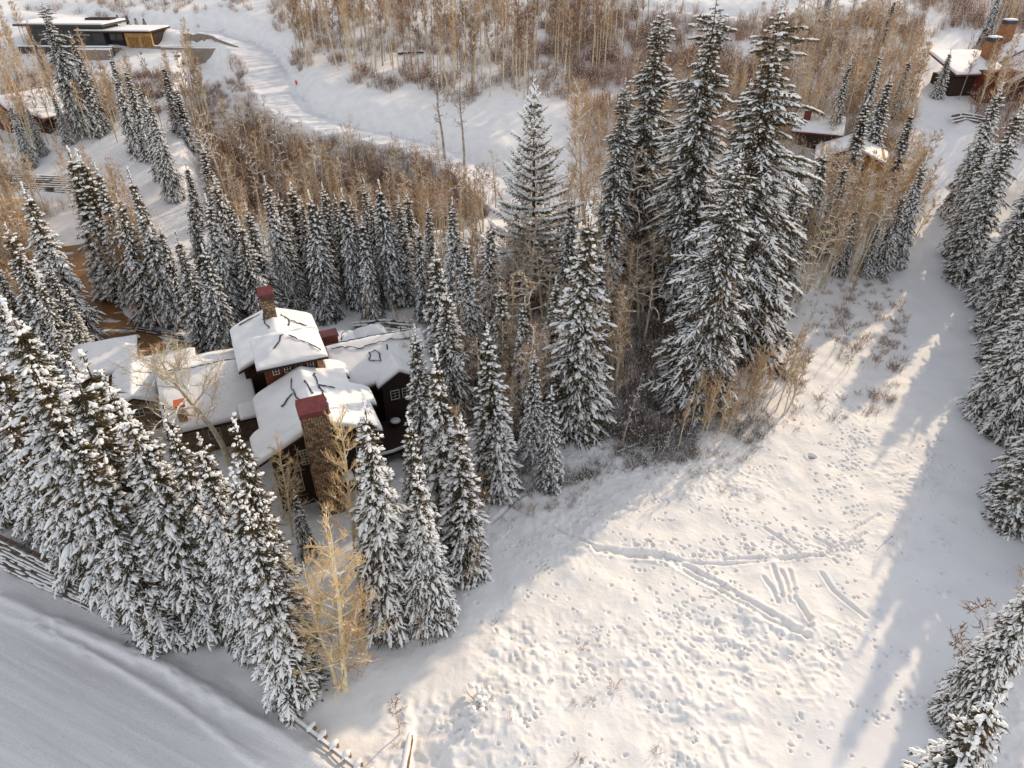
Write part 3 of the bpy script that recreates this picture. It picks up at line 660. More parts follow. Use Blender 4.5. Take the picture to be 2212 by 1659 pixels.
# deck with a low wall, table and snow
dk = box_part(lodge, 'deck', (11.2, 7.6, 1.0), (7.6, 6.2, .3), 'wood')
b = MB(); a = np.linspace(-1.9, .25, 16); b.tube([(8.6 + 6.2 * math.cos(x), 9.6 + 6.0 * math.sin(x), 2.1) for x in a], .16, 6, flat=1.1); part(dk, 'snowy_rail', b, 'roof_snow', True)
for k, x in enumerate(a[::2]):
    b = MB(); b.box((8.6 + 6.2 * math.cos(x), 9.6 + 6.0 * math.sin(x), 1.3), (.16, .16, 1.6)); part(dk, 'rail_post', b, 'wood')
b = MB(); b.tube([(2.4, .98, 11.15)] * 1 + [(2.4, .97, 11.2)], .05, 4)
tb = bpy.data.objects.new('round_table', None); COL.objects.link(tb); tb.location = (-20 + 11.0 * math.cos(math.radians(24)) - 9.2 * math.sin(math.radians(24)), 52 + 11.0 * math.sin(math.radians(24)) + 9.2 * math.cos(math.radians(24)), 1.15)
tag(tb, 'round snow-topped table on the dark deck', 'table')
b = MB(); b.tube([(0, 0, 0), (0, 0, .7)], .07, 6); part(tb, 'leg', b, 'darkmetal'); b = MB(); b.tube([(0, 0, .68), (0, 0, .7), (0, 0, .86), (0, 0, .88)], [.05, .62, .55, .05], 14); part(tb, 'snowy_top', b, 'roof_snow', True)
stp = box_part(lodge, 'porch_roof', (3.4, -.6, 3.6), (1.2, 1.4, .3), 'redwood'); b = MB(); b.box((3.4, -.6, 3.9), (1.25, 1.45, .3), top=.8); part(stp, 'snow', b, 'roof_snow', True)
for u_, v_ in ((14.6, 16.9), (12.2, 14.6)):
    b = MB(); zt_ = zright(u_, v_); b.tube([(u_, v_, zt_), (u_, v_, zt_ + 1.1)], .09, 6); part(lodge, 'vent_pipe', b, 'darkmetal')
b = MB(); b.tube([(7.7, 19.4, 8.2), (7.9, 19.4, 9.0), (8.3, 19.5, 9.3), (8.7, 19.5, 9.2)], .05, 5); b.tube([(7.7, 19.4, 8.2), (8.1, 19.2, 8.9)], .04, 5); part(lodge, 'roof_bracket', b, 'darkmetal')

# modern house on the hillside
mz = 22.2
mod = building('modern_house', -112, 196, mz, math.radians(-3), 'long flat-roofed modern house with dark glazing and a gold-lit timber garage end')
mod.scale = (.80, 1, 1); mod.location.z += 1.4
def mbx(nm, x0, x1, y0, y1, z0, z1, mt, par=None, lab=None): return box_part(par or mod, nm, ((x0 + x1) / 2 + 112, (y0 + y1) / 2 - 196, (z0 + z1) / 2 - mz), (x1 - x0, y1 - y0, z1 - z0), mt, label=lab)
mbx('wall', -129, -104, 198, 206, 19.5, 27.9, 'darkmetal'); mbx('wall', -104, -88.6, 199.5, 207, 20, 26.3, 'wood')
r1 = mbx('roof', -131.5, -102, 196, 208, 27.95, 28.4, 'darkmetal'); mbx('snow', -131.3, -102.2, 196.2, 207.8, 28.41, 28.75, 'roof_snow', r1)
r2 = mbx('roof', -113, -88, 197.2, 208.5, 26.4, 26.8, 'wood'); mbx('snow', -112.8, -88.2, 197.4, 208.3, 26.81, 27.15, 'roof_snow', r2)
mbx('chimney', -112.5, -104, 203, 206, 28.2, 29.2, 'wood', lab='low wooden roof box'); 
for k in range(6):
    x0 = -125.5 + k * 2.9; pn = mbx('window', x0, x0 + 2.7, 197.9, 197.98, 24.4, 27.0, 'glass'); mbx('frame', x0 - .1, x0 + 2.8, 197.86, 197.95, 25.75, 25.87, 'frame', pn); mbx('mullion', x0 + 2.72, x0 + 2.84, 197.8, 197.95, 24.3, 27.1, 'darkmetal', pn)
for k in range(4):
    x0 = -108.2 + k * 2.4; pn = mbx('window', x0, x0 + 2.2, 199.35, 199.46, 24.0, 26.0, 'glass'); mbx('mullion', x0 + 2.22, x0 + 2.34, 199.3, 199.45, 24.0, 26.1, 'wood', pn)
g = mbx('garage_end', -97.5, -88.8, 198.6, 199.4, 23.0, 26.3, 'goldwood')  # warm light on this wall is put into its gold colour
for x0 in (-96.6, -92.2): mbx('garage_door', x0, x0 + 3.4, 198.5, 198.59, 23.1, 25.4, 'planks', None)
t1 = mbx('terrace_wall', -130, -99, 193.5, 194.1, 19.5, 23.6, 'darkmetal'); mbx('snow', -130, -99, 193.4, 194.2, 23.61, 23.85, 'roof_snow', t1)
t2 = mbx('terrace_wall', -110, -99, 191.5, 193.4, 19.0, 23.2, 'greywall'); mbx('snow', -110, -99, 191.4, 193.45, 23.21, 23.45, 'roof_snow', t2)
t3 = mbx('terrace_floor', -130, -99, 194.1, 198, 22.5, 22.9, 'greywall')
def curved_wall(name, pts, z0f, ztf, th, mt, label, cat, snow=True):
    r_ = bpy.data.objects.new(name, None); COL.objects.link(r_); r_.location = (pts[0][0], pts[0][1], 0); tag(r_, label, cat)
    pts = np.array(pts, float); tg = np.gradient(pts, axis=0); tg /= np.linalg.norm(tg, axis=1)[:, None]; nn = np.stack([-tg[:, 1], tg[:, 0]], 1)
    def strip(zlo, zhi, w_):
        b = MB(); n = len(pts); o = pts - pts[0]
        ring = [np.stack([*(o - nn * w_ / 2).T, zlo], 1), np.stack([*(o + nn * w_ / 2).T, zlo], 1), np.stack([*(o + nn * w_ / 2).T, zhi], 1), np.stack([*(o - nn * w_ / 2).T, zhi], 1)]
        v = np.stack(ring, 1).reshape(-1, 3); q_ = []
        for i in range(n - 1):
            for k in range(4): q_.append((i * 4 + k, (i + 1) * 4 + k, (i + 1) * 4 + (k + 1) % 4, i * 4 + (k + 1) % 4))
        q_ += [(0, 1, 2, 3), ((n - 1) * 4 + 3, (n - 1) * 4 + 2, (n - 1) * 4 + 1, (n - 1) * 4)]
        b.add(v, q=q_); return b
    z0 = np.array([z0f(i, p) for i, p in enumerate(pts)]); z1 = np.array([ztf(i, p) for i, p in enumerate(pts)])
    part(r_, 'wall_face', strip(z0, z1, th), mt)
    if snow: part(r_, 'snow', strip(z1 + .004, z1 + .22, th * 1.25), 'roof_snow', True)
    return r_
def resamp(pts, n):
    pts = np.array(pts, float); d_ = np.r_[0, np.cumsum(np.linalg.norm(np.diff(pts, axis=0), axis=1))]; t = np.linspace(0, d_[-1], n); return np.stack([np.interp(t, d_, pts[:, 0]), np.interp(t, d_, pts[:, 1])], 1)
cw = resamp(GL([(350, 108), (400, 110), (450, 110), (500, 106), (522, 104)]), 14)
curved_wall('retaining_wall', cw, lambda i, p: gz(*p) - 1.0, lambda i, p: 24.4 - .03 * i, .5, 'greywall', 'curved grey retaining wall with a white snow cap beside the modern house', 'wall')
cw = resamp(GL([(400, 92), (440, 92), (480, 99), (515, 104)]), 12)
curved_wall('retaining_wall', cw, lambda i, p: gz(*p) - 1.0, lambda i, p: gz(*p) + 1.7 - .13 * i, .5, 'greywall', 'upper brown wall curving toward the hillside road beside the modern house', 'wall')
cw = resamp(GL([(285, 106), (360, 108), (420, 110)]), 8)
curved_wall('retaining_wall', cw, lambda i, p: gz(*p) - 1.0, lambda i, p: 24.6, .4, 'greywall', 'straight stepped wall directly below the golden garage end', 'wall')

# chalet at the top right
ch = building('chalet', 121, 174, 17.5, math.radians(8), 'brown chalet with layered snowy gables and two orange stone chimneys'); ch.scale = (1.25, 1.25, 1.25)
def simple_roof(root, u0, u1, v0, v1, zf, T=.35, seed=0): return roof(root, [(u0, u1, v0, v1)], zf, T, .4, seed, 'redwood', .3, .05)
box_part(ch, 'wall', (0, 3, 1.2), (20, 10, 6), 'redwood'); box_part(ch, 'wall', (-11, 4, .7), (7, 6, 4.5), 'wood')
simple_roof(ch, -15, -4, 0, 9.5, lambda u, v: 3.6 + .28 * v, .3, 51)
simple_roof(ch, -6, 12, -3.0, 6, lambda u, v: 6.9 - .50 * abs(u - 3), .35, 52)
simple_roof(ch, -4, 14, 5, 12, lambda u, v: 8.6 - .5 * abs(u - 5), .35, 53)
gable_wall(ch, -5, 10.8, -2.0, lambda p: 6.9 - .5 * abs(p - 3) - .3, -3, mt='redwood')
for k in range(4): window(ch, -1 + k * 2.2, 2.0, -2.1, 1.3, 1.5, 2, 2)
for u_, v_, zt in ((-5.0, 5.6, 8.3), (1.6, 11.0, 10.6)):
    c_ = box_part(ch, 'chimney', (u_, v_, zt - 1.7), (2.2, 1.8, 3.4), 'orangestone', label='orange stone chimney'); b = MB(); b.box((u_, v_, zt + .35), (2.0, 1.6, .7)); part(c_, 'flue', b, 'darkmetal'); b = MB(); b.box((u_, v_, zt + .85), (2.2, 1.8, .25), top=.7); part(c_, 'snow', b, 'roof_snow', True)
# cottage in the sunlit aspens
co_ = building('cottage', 68, 142, 7.2, math.radians(-22), 'brown cottage with a snowy gable half hidden behind golden aspens')
box_part(co_, 'wall', (1, 2, 1.5), (12, 9, 7), 'goldwood'); gable_wall(co_, -5, 7, -2.7, lambda p: 6.9 - .42 * abs(p - 1) - .3, -2, mt='goldwood')
simple_roof(co_, -6, 8, -3.6, 8, lambda u, v: 6.9 - .42 * abs(u - 1), .35, 61)
box_part(co_, 'wall', (-6, 12, 2.2), (9, 8, 8), 'wood'); simple_roof(co_, -11.5, -1, 7.6, 17, lambda u, v: 8.4 - .22 * abs(v - 16), .35, 62)
for k in range(3): window(co_, -1.6 + k * 2.2, 3.0, -2.8, 1.5, 1.4, 2, 2)
bl = box_part(co_, 'balcony', (1, -3.6, 1.4), (10, 1.6, .25), 'wood'); b = MB(); b.box((1, -4.3, 1.95), (10, .1, .9)); part(bl, 'railing', b, 'goldwood')
ch2 = box_part(co_, 'chimney', (-9, 13, 8.5), (1.4, 1.2, 3), 'redwood'); b = MB(); b.box((-9, 13, 10.15), (1.5, 1.3, .3), top=.7); part(ch2, 'snow', b, 'roof_snow', True)
# a pale house glimpsed between the giants
gh = building('house', 38, 118, 1.6, math.radians(10), 'golden timber house glimpsed between the trunks of the giant spruces')
box_part(gh, 'wall', (0, 0, 1.5), (14, 7, 6), 'goldwood'); simple_roof(gh, -8, 8, -4.5, 4.5, lambda u, v: 6.6 - .45 * abs(v), .4, 63)
for k in range(4): window(gh, -4.5 + k * 3, 2.6, -3.55, 1.4, 1.4, 2, 2)
# small cabin at the left
cb = building('cabin', -109, 163, 13.2, math.radians(-28), 'small dark cabin with a snowy gabled roof at the left edge of the picture')
box_part(cb, 'wall', (0, 0, 1.6), (9, 10, 5), 'redwood'); gable_wall(cb, -4.5, 4.5, -5.1, lambda p: 6.4 - .5 * abs(p) - .3, -1, mt='redwood')
simple_roof(cb, -5.6, 5.6, -6.2, 6, lambda u, v: 6.4 - .5 * abs(u), .35, 65); box_part(cb, 'wall', (7, 1, .8), (6, 7, 3.4), 'wood'); simple_roof(cb, 3.4, 11, -3.4, 5, lambda u, v: 3.6 - .12 * (u - 4), .35, 66)
window(cb, -1.4, 3, -5.2, 1.2, 1.2); window(cb, 1.4, 3, -5.2, 1.2, 1.2)

# ------------------------------------------------------------------ stepped stone walls
STN = [b.mesh('wall_stone', M[m_], False) for b, m_ in zip(stone_set(120, 1.0, .20, .42), ('rock', 'rock2', 'rock', 'rock', 'rock2'))]
def step_wall(poly, courses, rise, setb, label, z0f, seed, ln=.95, snow_p=.75, hs=1.0, cap=True, name='stone_wall', maxn=290, rag=0.0):
    rr = random.Random(seed); pts = np.array(poly, float); root = bpy.data.objects.new(name, None); COL.objects.link(root); root.location = (pts[0][0], pts[0][1], z0f); tag(root, label, 'wall')
    L_ = np.r_[0, np.cumsum(np.linalg.norm(np.diff(pts, axis=0), axis=1))]; sn = MB(); cnt = 0; rg_ = np.random.default_rng(seed)
    for c in range(courses):
        s = rr.uniform(-.4, 0); end = L_[-1] - rag * c * rr.uniform(.5, 1)
        while s < end:
            l_ = ln * rr.uniform(.7, 1.35); m_ = s + l_ / 2; x = np.interp(m_, L_, pts[:, 0]); y = np.interp(m_, L_, pts[:, 1]); k = min(np.searchsorted(L_, m_), len(pts) - 1); k = max(k, 1)
            t_ = pts[k] - pts[k - 1]; t_ /= np.linalg.norm(t_); n_ = np.array([-t_[1], t_[0]]); an = math.atan2(t_[1], t_[0]); off = setb * c + rr.uniform(-.04, .04)
            zc = rise * (c + .5); px_, py_ = x + n_[0] * off - pts[0][0], y + n_[1] * off - pts[0][1]
            if cnt < maxn and rr.random() > .06:
                o = bpy.data.objects.new('stone', rr.choice(STN)); COL.objects.link(o); o.parent = root; o.location = (px_, py_, zc); o.rotation_euler = (rr.uniform(-.03, .03), rr.uniform(-.02, .02), an + rr.uniform(-.03, .03)); o.scale = (l_ - .03, 1, rise / .2 * rr.uniform(.85, 1.0) * hs); cnt += 1
            if rr.random() < snow_p:
                d_ = np.array([t_[0], t_[1], 0]) * l_ * rr.uniform(.4, 1.6); p = np.array([px_, py_, zc + rise * .42]) - np.array([n_[0], n_[1], 0]) * rr.uniform(.0, .13); blob(sn, p - d_, p + d_, .6 * setb if setb < .3 else .3, .045 if setb < .3 else .10, rg_, 4, 6)
            s += l_
    if sn.n: part(root, 'snow', sn, 'branch_snow', True)
    return root
WL = resamp(WALLL, 12)
step_wall(WL - np.array([0, 1.55]), 8, .17, .20, 'long stepped stone wall with snow on every course beside the lower road', .0, 5)
capb = step_wall(WL[:-3] + np.array([.1, .25]), 1, .32, .1, 'dark capping course along the top of the stepped stone wall', 1.25, 6, 1.1, .1, 1.1)
TW = resamp(GL([(-70, 396), (20, 402), (60, 404), (150, 412)]), 12)
z_t = gz(*GL([(60, 404)])[0]); step_wall(TW, 8, .30, .42, 'long terraced stone wall under snow at the left edge of the picture', z_t - .3, 7, 1.6, .8)
DW = resamp(GL([(300, 716), (345, 724), (392, 733)]), 8); step_wall(DW, 2, .32, .15, 'low stone wall with thick snow beside the driveway curve', gz(*DW[3]) + .0, 8, .9, .9)
BW = resamp(GL([(770, 722), (830, 716), (890, 722)]), 8); step_wall(BW, 5, .24, .45, 'dark rock terrace showing through the snow behind the lodge', gz(*BW[3]) - .1, 9, .9, .6, rag=.5)
GW = resamp(GL([(1380, 600), (1440, 590), (1500, 600)]), 6)
RL = resamp(GL([(2062, 272), (2085, 262), (2125, 282)]), 6); step_wall(RL, 3, .45, .5, 'snow-covered log stack below the chalet', gz(*RL[3]) - .1, 10, 2.2, .95)  # log stack built from long wall stones
# timber retaining wall and the snow platform behind it
(ax_, ay_), (bx_, by_) = RWALL
tw = bpy.data.objects.new('timber_wall', None); COL.objects.link(tw); zt = max(gz(ax_ - .5, ay_), gz(ax_ - .4, ay_ - 1)) ; tw.location = (ax_, ay_, 0); tag(tw, 'rough timber retaining wall with a white snow cap at the bottom of the picture', 'wall')
dx_, dy_ = bx_ - ax_, by_ - ay_; ll_ = math.hypot(dx_, dy_); an_ = math.atan2(dy_, dx_)
for k in range(8):
    for j in range(3):
        b = MB(); L1 = ll_ * 1.5 / 3; c_ = (j + .5) * L1; b.box((0, 0, 0), (L1 - .03, .16 + .03 * (k % 2), .185)); o = part(tw, 'timber', b, 'planks'); o.location = (dx_ / ll_ * c_ + .12, dy_ / ll_ * c_, zt - .05 - .20 * (7 - k)); o.rotation_euler = (0, 0, an_)
b = MB(); rg_ = np.random.default_rng(3); pr_ = [(dx_ / ll_ * s_, dy_ / ll_ * s_, zt + .1) for s_ in np.linspace(-.2, ll_ * 1.5, 14)]; b.tube(pr_, [.05] + [.22 + rg_.uniform(-.03, .03) for _ in range(12)] + [.05], 7, flat=.6); part(tw, 'snow', b, 'roof_snow', True)
# guard rail along the road
ra, rb_ = G(612, 1542), G(800, 1690)
gr = bpy.data.objects.new('guard_rail', None); COL.objects.link(gr); gr.location = (ra[0], ra[1], gz(*ra)); tag(gr, 'long low guard rail with snow on top along the road corner', 'guard rail')
vec = np.array([rb_[0] - ra[0], rb_[1] - ra[1]]); Lr = np.linalg.norm(vec); ar = math.atan2(vec[1], vec[0]); dv = vec / Lr; nv = np.array([-dv[1], dv[0]])
for off, zz_, hh_, mt_, nm_ in ((0, .50, .24, 'rail', 'rail'), (.07, .655, .07, 'branch_snow', 'snow'), (-.02, .2, .1, 'rail', 'lower_rail')):
    b = MB(); b.box((0, 0, 0), (Lr, .09 if nm_ != 'snow' else .2, hh_)); o = part(gr, nm_, b, mt_); o.location = (vec[0] / 2 + nv[0] * off, vec[1] / 2 + nv[1] * off, zz_); o.rotation_euler = (0, 0, ar)
PL = ['first timber block along the guard rail, nearest the stone pillar', 'second timber block along the guard rail from the pillar', 'third timber block along the guard rail, in the middle of the row', 'fourth timber block along the guard rail', 'fifth timber block along the guard rail, at the bottom edge', 'sixth timber block, just below the bottom edge']
for i, (px_, py_) in enumerate([(679, 1577), (704, 1594), (731, 1611), (757, 1632), (781, 1652), (806, 1672)]):
    x, y = G(px_, py_); t_ = float((np.array([x, y]) - np.array(ra)) @ dv); p = np.array(ra) + dv * t_ + nv * .34
    o = bpy.data.objects.new('timber_post', None); COL.objects.link(o); o.location = (p[0], p[1], gz(*p)); o.rotation_euler = (0, 0, ar); tag(o, PL[i], 'post', 'snow-capped timber blocks along the guard rail')
    b = MB(); b.box((0, 0, .22), (.26, .5, .85), top=.97); part(o, 'block', b, 'postwood')
    b = MB(); rg_ = np.random.default_rng(i); blob(b, (0, -.36, .72), (0, .34, .74), .25, .17, rg_, 4, 8); blob(b, (-.02, -.5, .55), (0, .1, .76), .2, .16, rg_, 3, 7); part(o, 'snow', b, 'roof_snow', True)
pl = bpy.data.objects.new('stone_pillar', None); COL.objects.link(pl); x, y = G(628, 1552); pl.location = (x, y, gz(x, y)); pl.rotation_euler = (0, 0, ar); tag(pl, 'dark square pillar with red trim and snow at the upper end of the guard rail', 'pillar')
b = MB(); b.box((0, 0, .45), (.95, .8, 1.1), top=.9); part(pl, 'body', b, 'rock2'); b = MB(); b.box((-.12, -.42, .5), (.12, .06, 1.0)); part(pl, 'red_strip', b, 'redwood'); b = MB(); b.box((.50, 0, .5), (.05, .5, .8)); part(pl, 'white_panel', b, 'frame')
b = MB(); rg_ = np.random.default_rng(4); blob(b, (-.5, 0, 1.05), (.5, 0, 1.05), .42, .16, rg_, 5, 9); part(pl, 'snow', b, 'roof_snow', True)
# small things
def stake(x_, y_, h, lean, label, bent=None):
    x, y = G(x_, y_); o = bpy.data.objects.new('marker_stake', None); COL.objects.link(o); o.location = (x, y, gz(x, y)); tag(o, label, 'stake')
    b = MB(); b.tube([(0, 0, -.2), (lean * .6, 0, h * .6), (lean, 0, h)], .018, 5); part(o, 'pole', b, 'redwood'); b = MB(); b.box((lean, 0, h), (.1, .04, .16)); part(o, 'tip', b, 'redpaint')
stake(37, 1160, 1.3, -.2, 'short red marker stake in the snow above the stepped stone wall'); stake(1893, 1186, 1.8, 1.0, 'thin red marker pole leaning in the long shadow of the open field')
x, y = G(640, 180); hy = bpy.data.objects.new('fire_hydrant', None); COL.objects.link(hy); hy.location = (x, y, gz(x, y)); tag(hy, 'small red hydrant at the edge of the hillside road', 'hydrant')
b = MB(); b.tube([(0, 0, 0), (0, 0, .8), (0, 0, .95), (0, 0, 1.0)], [.2, .2, .14, .05], 8); part(hy, 'barrel', b, 'redpaint', True); b = MB(); b.tube([(-.28, 0, .6), (.28, 0, .6)], .08, 6); part(hy, 'outlets', b, 'redpaint')
hr = bpy.data.objects.new('drain_hole', None); COL.objects.link(hr); hr.location = (HOLE[0], HOLE[1], gz(*HOLE) + .10); tag(hr, 'dark round hole with a raised snow rim in the upper field', 'hole')
b = MB(); a = np.linspace(0, 2 * math.pi, 21); b.tube([(.40 * math.cos(x), .40 * math.sin(x), .16) for x in a], .07, 5); part(hr, 'rim', b, 'rock2'); b = MB(); b.add([(0, 0, .02)] + [(.38 * math.cos(x), .38 * math.sin(x), .06) for x in a[:-1]], t=[(0, i, i % 20 + 1) for i in range(1, 21)]); part(hr, 'dark_disc', b, 'hole')  # flat dark disc painted as the unlit inside of the hole
def fallen(p0, p1, r, label, mt='bark', z=.25):
    x0, y0 = G(*p0); x1, y1 = G(*p1); o = bpy.data.objects.new('fallen_log', None); COL.objects.link(o); o.location = (x0, y0, gz(x0, y0)); tag(o, label, 'log')
    dz_ = gz(x1, y1) - gz(x0, y0); rg_ = np.random.default_rng(int(p0[0])); n = 6; pp = np.array([((x1 - x0) * t, (y1 - y0) * t, dz_ * t + z + .5 * z * math.sin(t * 3)) for t in np.linspace(0, 1, n)])
    b = MB(); b.tube(pp, r * np.linspace(1, .6, n), 7); part(o, 'trunk', b, mt); b = MB()
    for i in range(n - 1): blob(b, pp[i] + [0, 0, r], pp[i + 1] + [0, 0, r * .9], r * .9, r * .6, rg_, 3, 6)
    part(o, 'snow', b, 'branch_snow', True)
fallen((1432, 800), (1530, 745), .28, 'thick brown fallen log in the sunlit gap left of the broad bluish spruce'); fallen((1395, 860), (1470, 878), .18, 'dark fallen log in the shaded brush', 'twig_dark')
fallen((1330, 985), (1440, 940), .12, 'thin snowy fallen stem at the edge of the shaded brush', 'aspen_grey'); fallen((860, 118), (915, 112), .3, 'dark fallen log among the hillside aspens')
def rocks(pts, label, s=.3, mt='rock'):
    for i, (a_, b_) in enumerate(pts):
        x, y = G(a_, b_); rg_ = np.random.default_rng(int(a_ + b_)); o = bpy.data.objects.new('rock', None); COL.objects.link(o); o.location = (x, y, gz(x, y)); tag(o, label[i], 'rock', 'rocks poking out of the snow')
        b = MB(); blob(b, (-s, 0, .05), (s, rg_.normal() * .1, .08), s * .6, s * .55, rg_, 3, 6); part(o, 'stone', b, mt); b = MB(); blob(b, (-s * .7, .05, s * .45), (s * .6, .08, s * .45), s * .4, s * .2, rg_, 2, 5); part(o, 'snow', b, 'branch_snow', True)
rocks([(212, 1281), (226, 1282), (238, 1279), (509, 1390), (536, 1400), (560, 1402), (486, 1392)], ['rock at the right end of the stepped stone wall, touching it', 'rock right beside the end rock of the stepped stone wall', 'outermost small rock beyond the stepped stone wall', 'small rock in the snow below the roadside spruces', 'flat rock below the roadside spruces, middle of three', 'flat rock below the roadside spruces, nearest the corner', 'small rock leftmost below the roadside spruces'], .33)
rocks([(385, 128), (400, 132), (410, 126), (395, 138)], ['dark boulder below the curved retaining wall, leftmost', 'dark boulder below the curved retaining wall, lowest but one', 'dark boulder below the curved retaining wall, rightmost', 'dark boulder below the curved retaining wall, lowest'], .8, 'rock2')
tp = bpy.data.objects.new('tarp_ring', None); COL.objects.link(tp); 
x, y = G(325, 218); tp.location = (x, y, gz(x, y)); tag(tp, 'low red tarps in the snow left of the two narrow spruces', 'tarps')  # red tarps, shaped as a low ring of rocks
for k in range(16):
    an = k / 16 * 2 * math.pi; rg_ = np.random.default_rng(k); b = MB(); c_ = np.array([3.6 * math.cos(an), 1.8 * math.sin(an), .25]); blob(b, c_ - [.6, 0, 0], c_ + [.6, .1, 0], .5, .45, rg_, 3, 6); part(tp, 'rock', b, 'rock')
FR = 'snow-laden spruces in the dense row above the lower road'
for a in [
 (-150, 690, 1108, 'b', 'snowy spruce cut by the left edge of the picture above the stepped stone wall', 1.05),
 (-67, 735, 1140, 'a', 'broad snowy spruce nearest the left edge with its lower boughs over the white yard', 1.05),
 (-10, 790, 1180, 'c', 'slim snow-covered spruce between two broader ones at the left end of the roadside row', 1.1),
 (18, 675, 1250, 'b', 'tall snow-laden spruce at the left edge whose tip stands level with the brown driveway', 1.1),
 (75, 805, 1290, 'a', 'snow-heavy spruce left of the far end of the roadside row, below the snowy garage', 1.05),
 (137, 790, 1305, 'c', 'pale snow-clad spruce standing just left of the slim one before the garage', 1.1),
 (185, 762, 1215, 'n', 'slim snow-crusted spruce whose tip overlaps the snowy garage roof', 1.5),
 (150, 905, 1361, 'a', 'dark-skirted snowy spruce reaching lowest onto the white road verge at left', 1.0),
 (253, 868, 1343, 'b', 'dense snow-laden spruce in front of the small wing right of the garage', .95),
 (320, 985, 1350, 'c', 'shorter snowy spruce squeezed in the row below the sunlit wing roof', 1.1),
 (376, 908, 1352, 'a', 'pointed snowy spruce in front of the orange capped chimney', .95),
 (440, 990, 1390, 'b', 'snowy spruce under the big bare aspen in the roadside row', .9),
 (486, 902, 1405, 'a', 'tall pointed snow-laden spruce directly right of the big bare aspen trunk', .85),
 (500, 1020, 1435, 'c', 'snowy spruce in the row below the left eave of the front roof', 1.1),
 (532, 1085, 1490, 'a', 'large snow-plastered spruce at the right end of the roadside row beside golden aspens', .95),
 (632, 1053, 1200, 'k', 'small drooping snowy spruce tucked under the arched window', .8),
]: spruce_px(a[0], a[1], a[2], a[3] if a[0] not in (-10, 320, 545, 137) else 'd', a[4], FR, a[5])
SC = 'snowy spruces between the lodge and the open field'
for a in [
 (768, 856, 1345, 'b', 'tall sunlit snowy spruce right of the big stone chimney', .85),
 (883, 896, 1290, 'a', 'snow-clad spruce behind the deck, between two sunnier ones', .8),
 (898, 1014, 1345, 'b', 'front snowy spruce with sunlit right flank at the corner of the open field', .95),
 (948, 750, 1190, 'a', 'tall broad snowy spruce with pale clumps beside the lodge right wing', 1.0),
 (985, 900, 1235, 'c', 'shaded snowy spruce wedged behind the field corner clump', 1.2),
 (1058, 697, 1060, 'c', 'slender snowy spruce with a knobbly tip left of the white aspen trunks', 1.1),
 (1075, 848, 1070, 'k', 'mid sized drooping snowy spruce at the shaded edge of the field', .8),
 (1194, 834, 1053, 'k', 'small snow-bearing spruce standing alone in front of the white aspen trunks', .8),
 (1270, 440, 935, 'a', 'tall dark spruce with thick snow clots behind the three white aspen trunks', 1.05),
 (941, 525, 860, 'c', 'snowy spruce rising behind the right end of the lodge roofs', 1.1),
 (1010, 560, 820, 'b', 'dark shaded spruce deep in the grove left of the tall giants', 1.0),
 (890, 700, 1010, 'c', 'snowy spruce close to the lodge right wing eave', 1.0),
 (1130, 640, 900, 'a', 'brownish snowy spruce deep in the shade behind the aspen trunks', 1.0),
 (1200, 600, 860, 'c', 'narrow snowy spruce half hidden left of the tall dark one', 1.1),
]: spruce_px(a[0], a[1], a[2], a[3], a[4], SC, a[5])
GI = 'giant old spruces in the middle of the grove'
for a in [
 (1161, 172, 650, 'o', 'great open-crowned spruce with long upswept snow-topped boughs', 1.0),
 (1416, 22, 600, 'g', 'giant spruce left of the tallest pair, with a ragged snowy crown', .95),
 (1351, 180, 640, 'g', 'dark bushy spruce leaning close to the left side of a giant', .85),
 (1556, -12, 670, 'g', 'giant dark spruce in the centre of the three tallest', .95),
 (1703, 0, 760, 'g', 'giant spruce right of the tallest pair, its flank golden with sun', 1.0),
 (1612, 330, 885, 'g', 'broad bluish snowy spruce at the foot of the tallest giants', 1.0),
 (1560, 500, 850, 'k', 'bushy snow-clotted spruce at the lower edge of the giants', 1.15),
]: spruce_px(a[0], a[1], a[2], a[3], a[4], GI, a[5])
BK = 'bluish snowy spruces in the row behind the lodge'
for a in [
 (380, 500, 752, 'a', 'snow-thick spruce at the curve of the brown driveway', 1.0),
 (430, 528, 765, 'k', 'snow-plastered blue spruce nearest the lodge left roof corner', .95),
 (437, 420, 715, 'b', 'tall pale spruce behind the one by the driveway curve', .9),
 (490, 420, 705, 'a', 'full snowy spruce behind the back stone chimney', .9),
 (535, 440, 690, 'c', 'dark narrow spruce directly left of the back stone chimney', 1.1),
 (575, 385, 668, 'b', 'tall bright snowy spruce just above the back stone chimney', .8),
 (612, 470, 665, 'c', 'golden-shaded spruce right of the back stone chimney', 1.0),
 (665, 415, 690, 'k', 'drooping blue spruce standing in front of its neighbours above the red capped chimney', .8),
 (645, 430, 640, 'c', 'snowy spruce half behind the drooping blue one', .9),
 (700, 405, 640, 'c', 'narrow dark spruce between two drooping blue ones', 1.0),
 (740, 415, 665, 'k', 'blue snowy spruce second to the right of the drooping blue one', .75),
 (780, 470, 690, 'k', 'small drooping spruce in front of the right half of the back row', .85),
 (820, 398, 665, 'k', 'pointed blue spruce toward the right end of the back row', .8),
 (782, 405, 640, 'a', 'tall spruce with frosted crown toward the right of the back row', .8),
 (858, 430, 660, 'c', 'slim shaded spruce second from the right end of the back row', 1.0),
 (900, 490, 690, 'k', 'deep blue snowy spruce at the right end of the back row', .8),
 (972, 430, 700, 'b', 'snowy spruce between the back row and the open-crowned giant', .85),
]: spruce_px(a[0], a[1], a[2], a[3], a[4], BK, a[5])
LF = 'snowy spruces among the aspens left of the driveway'
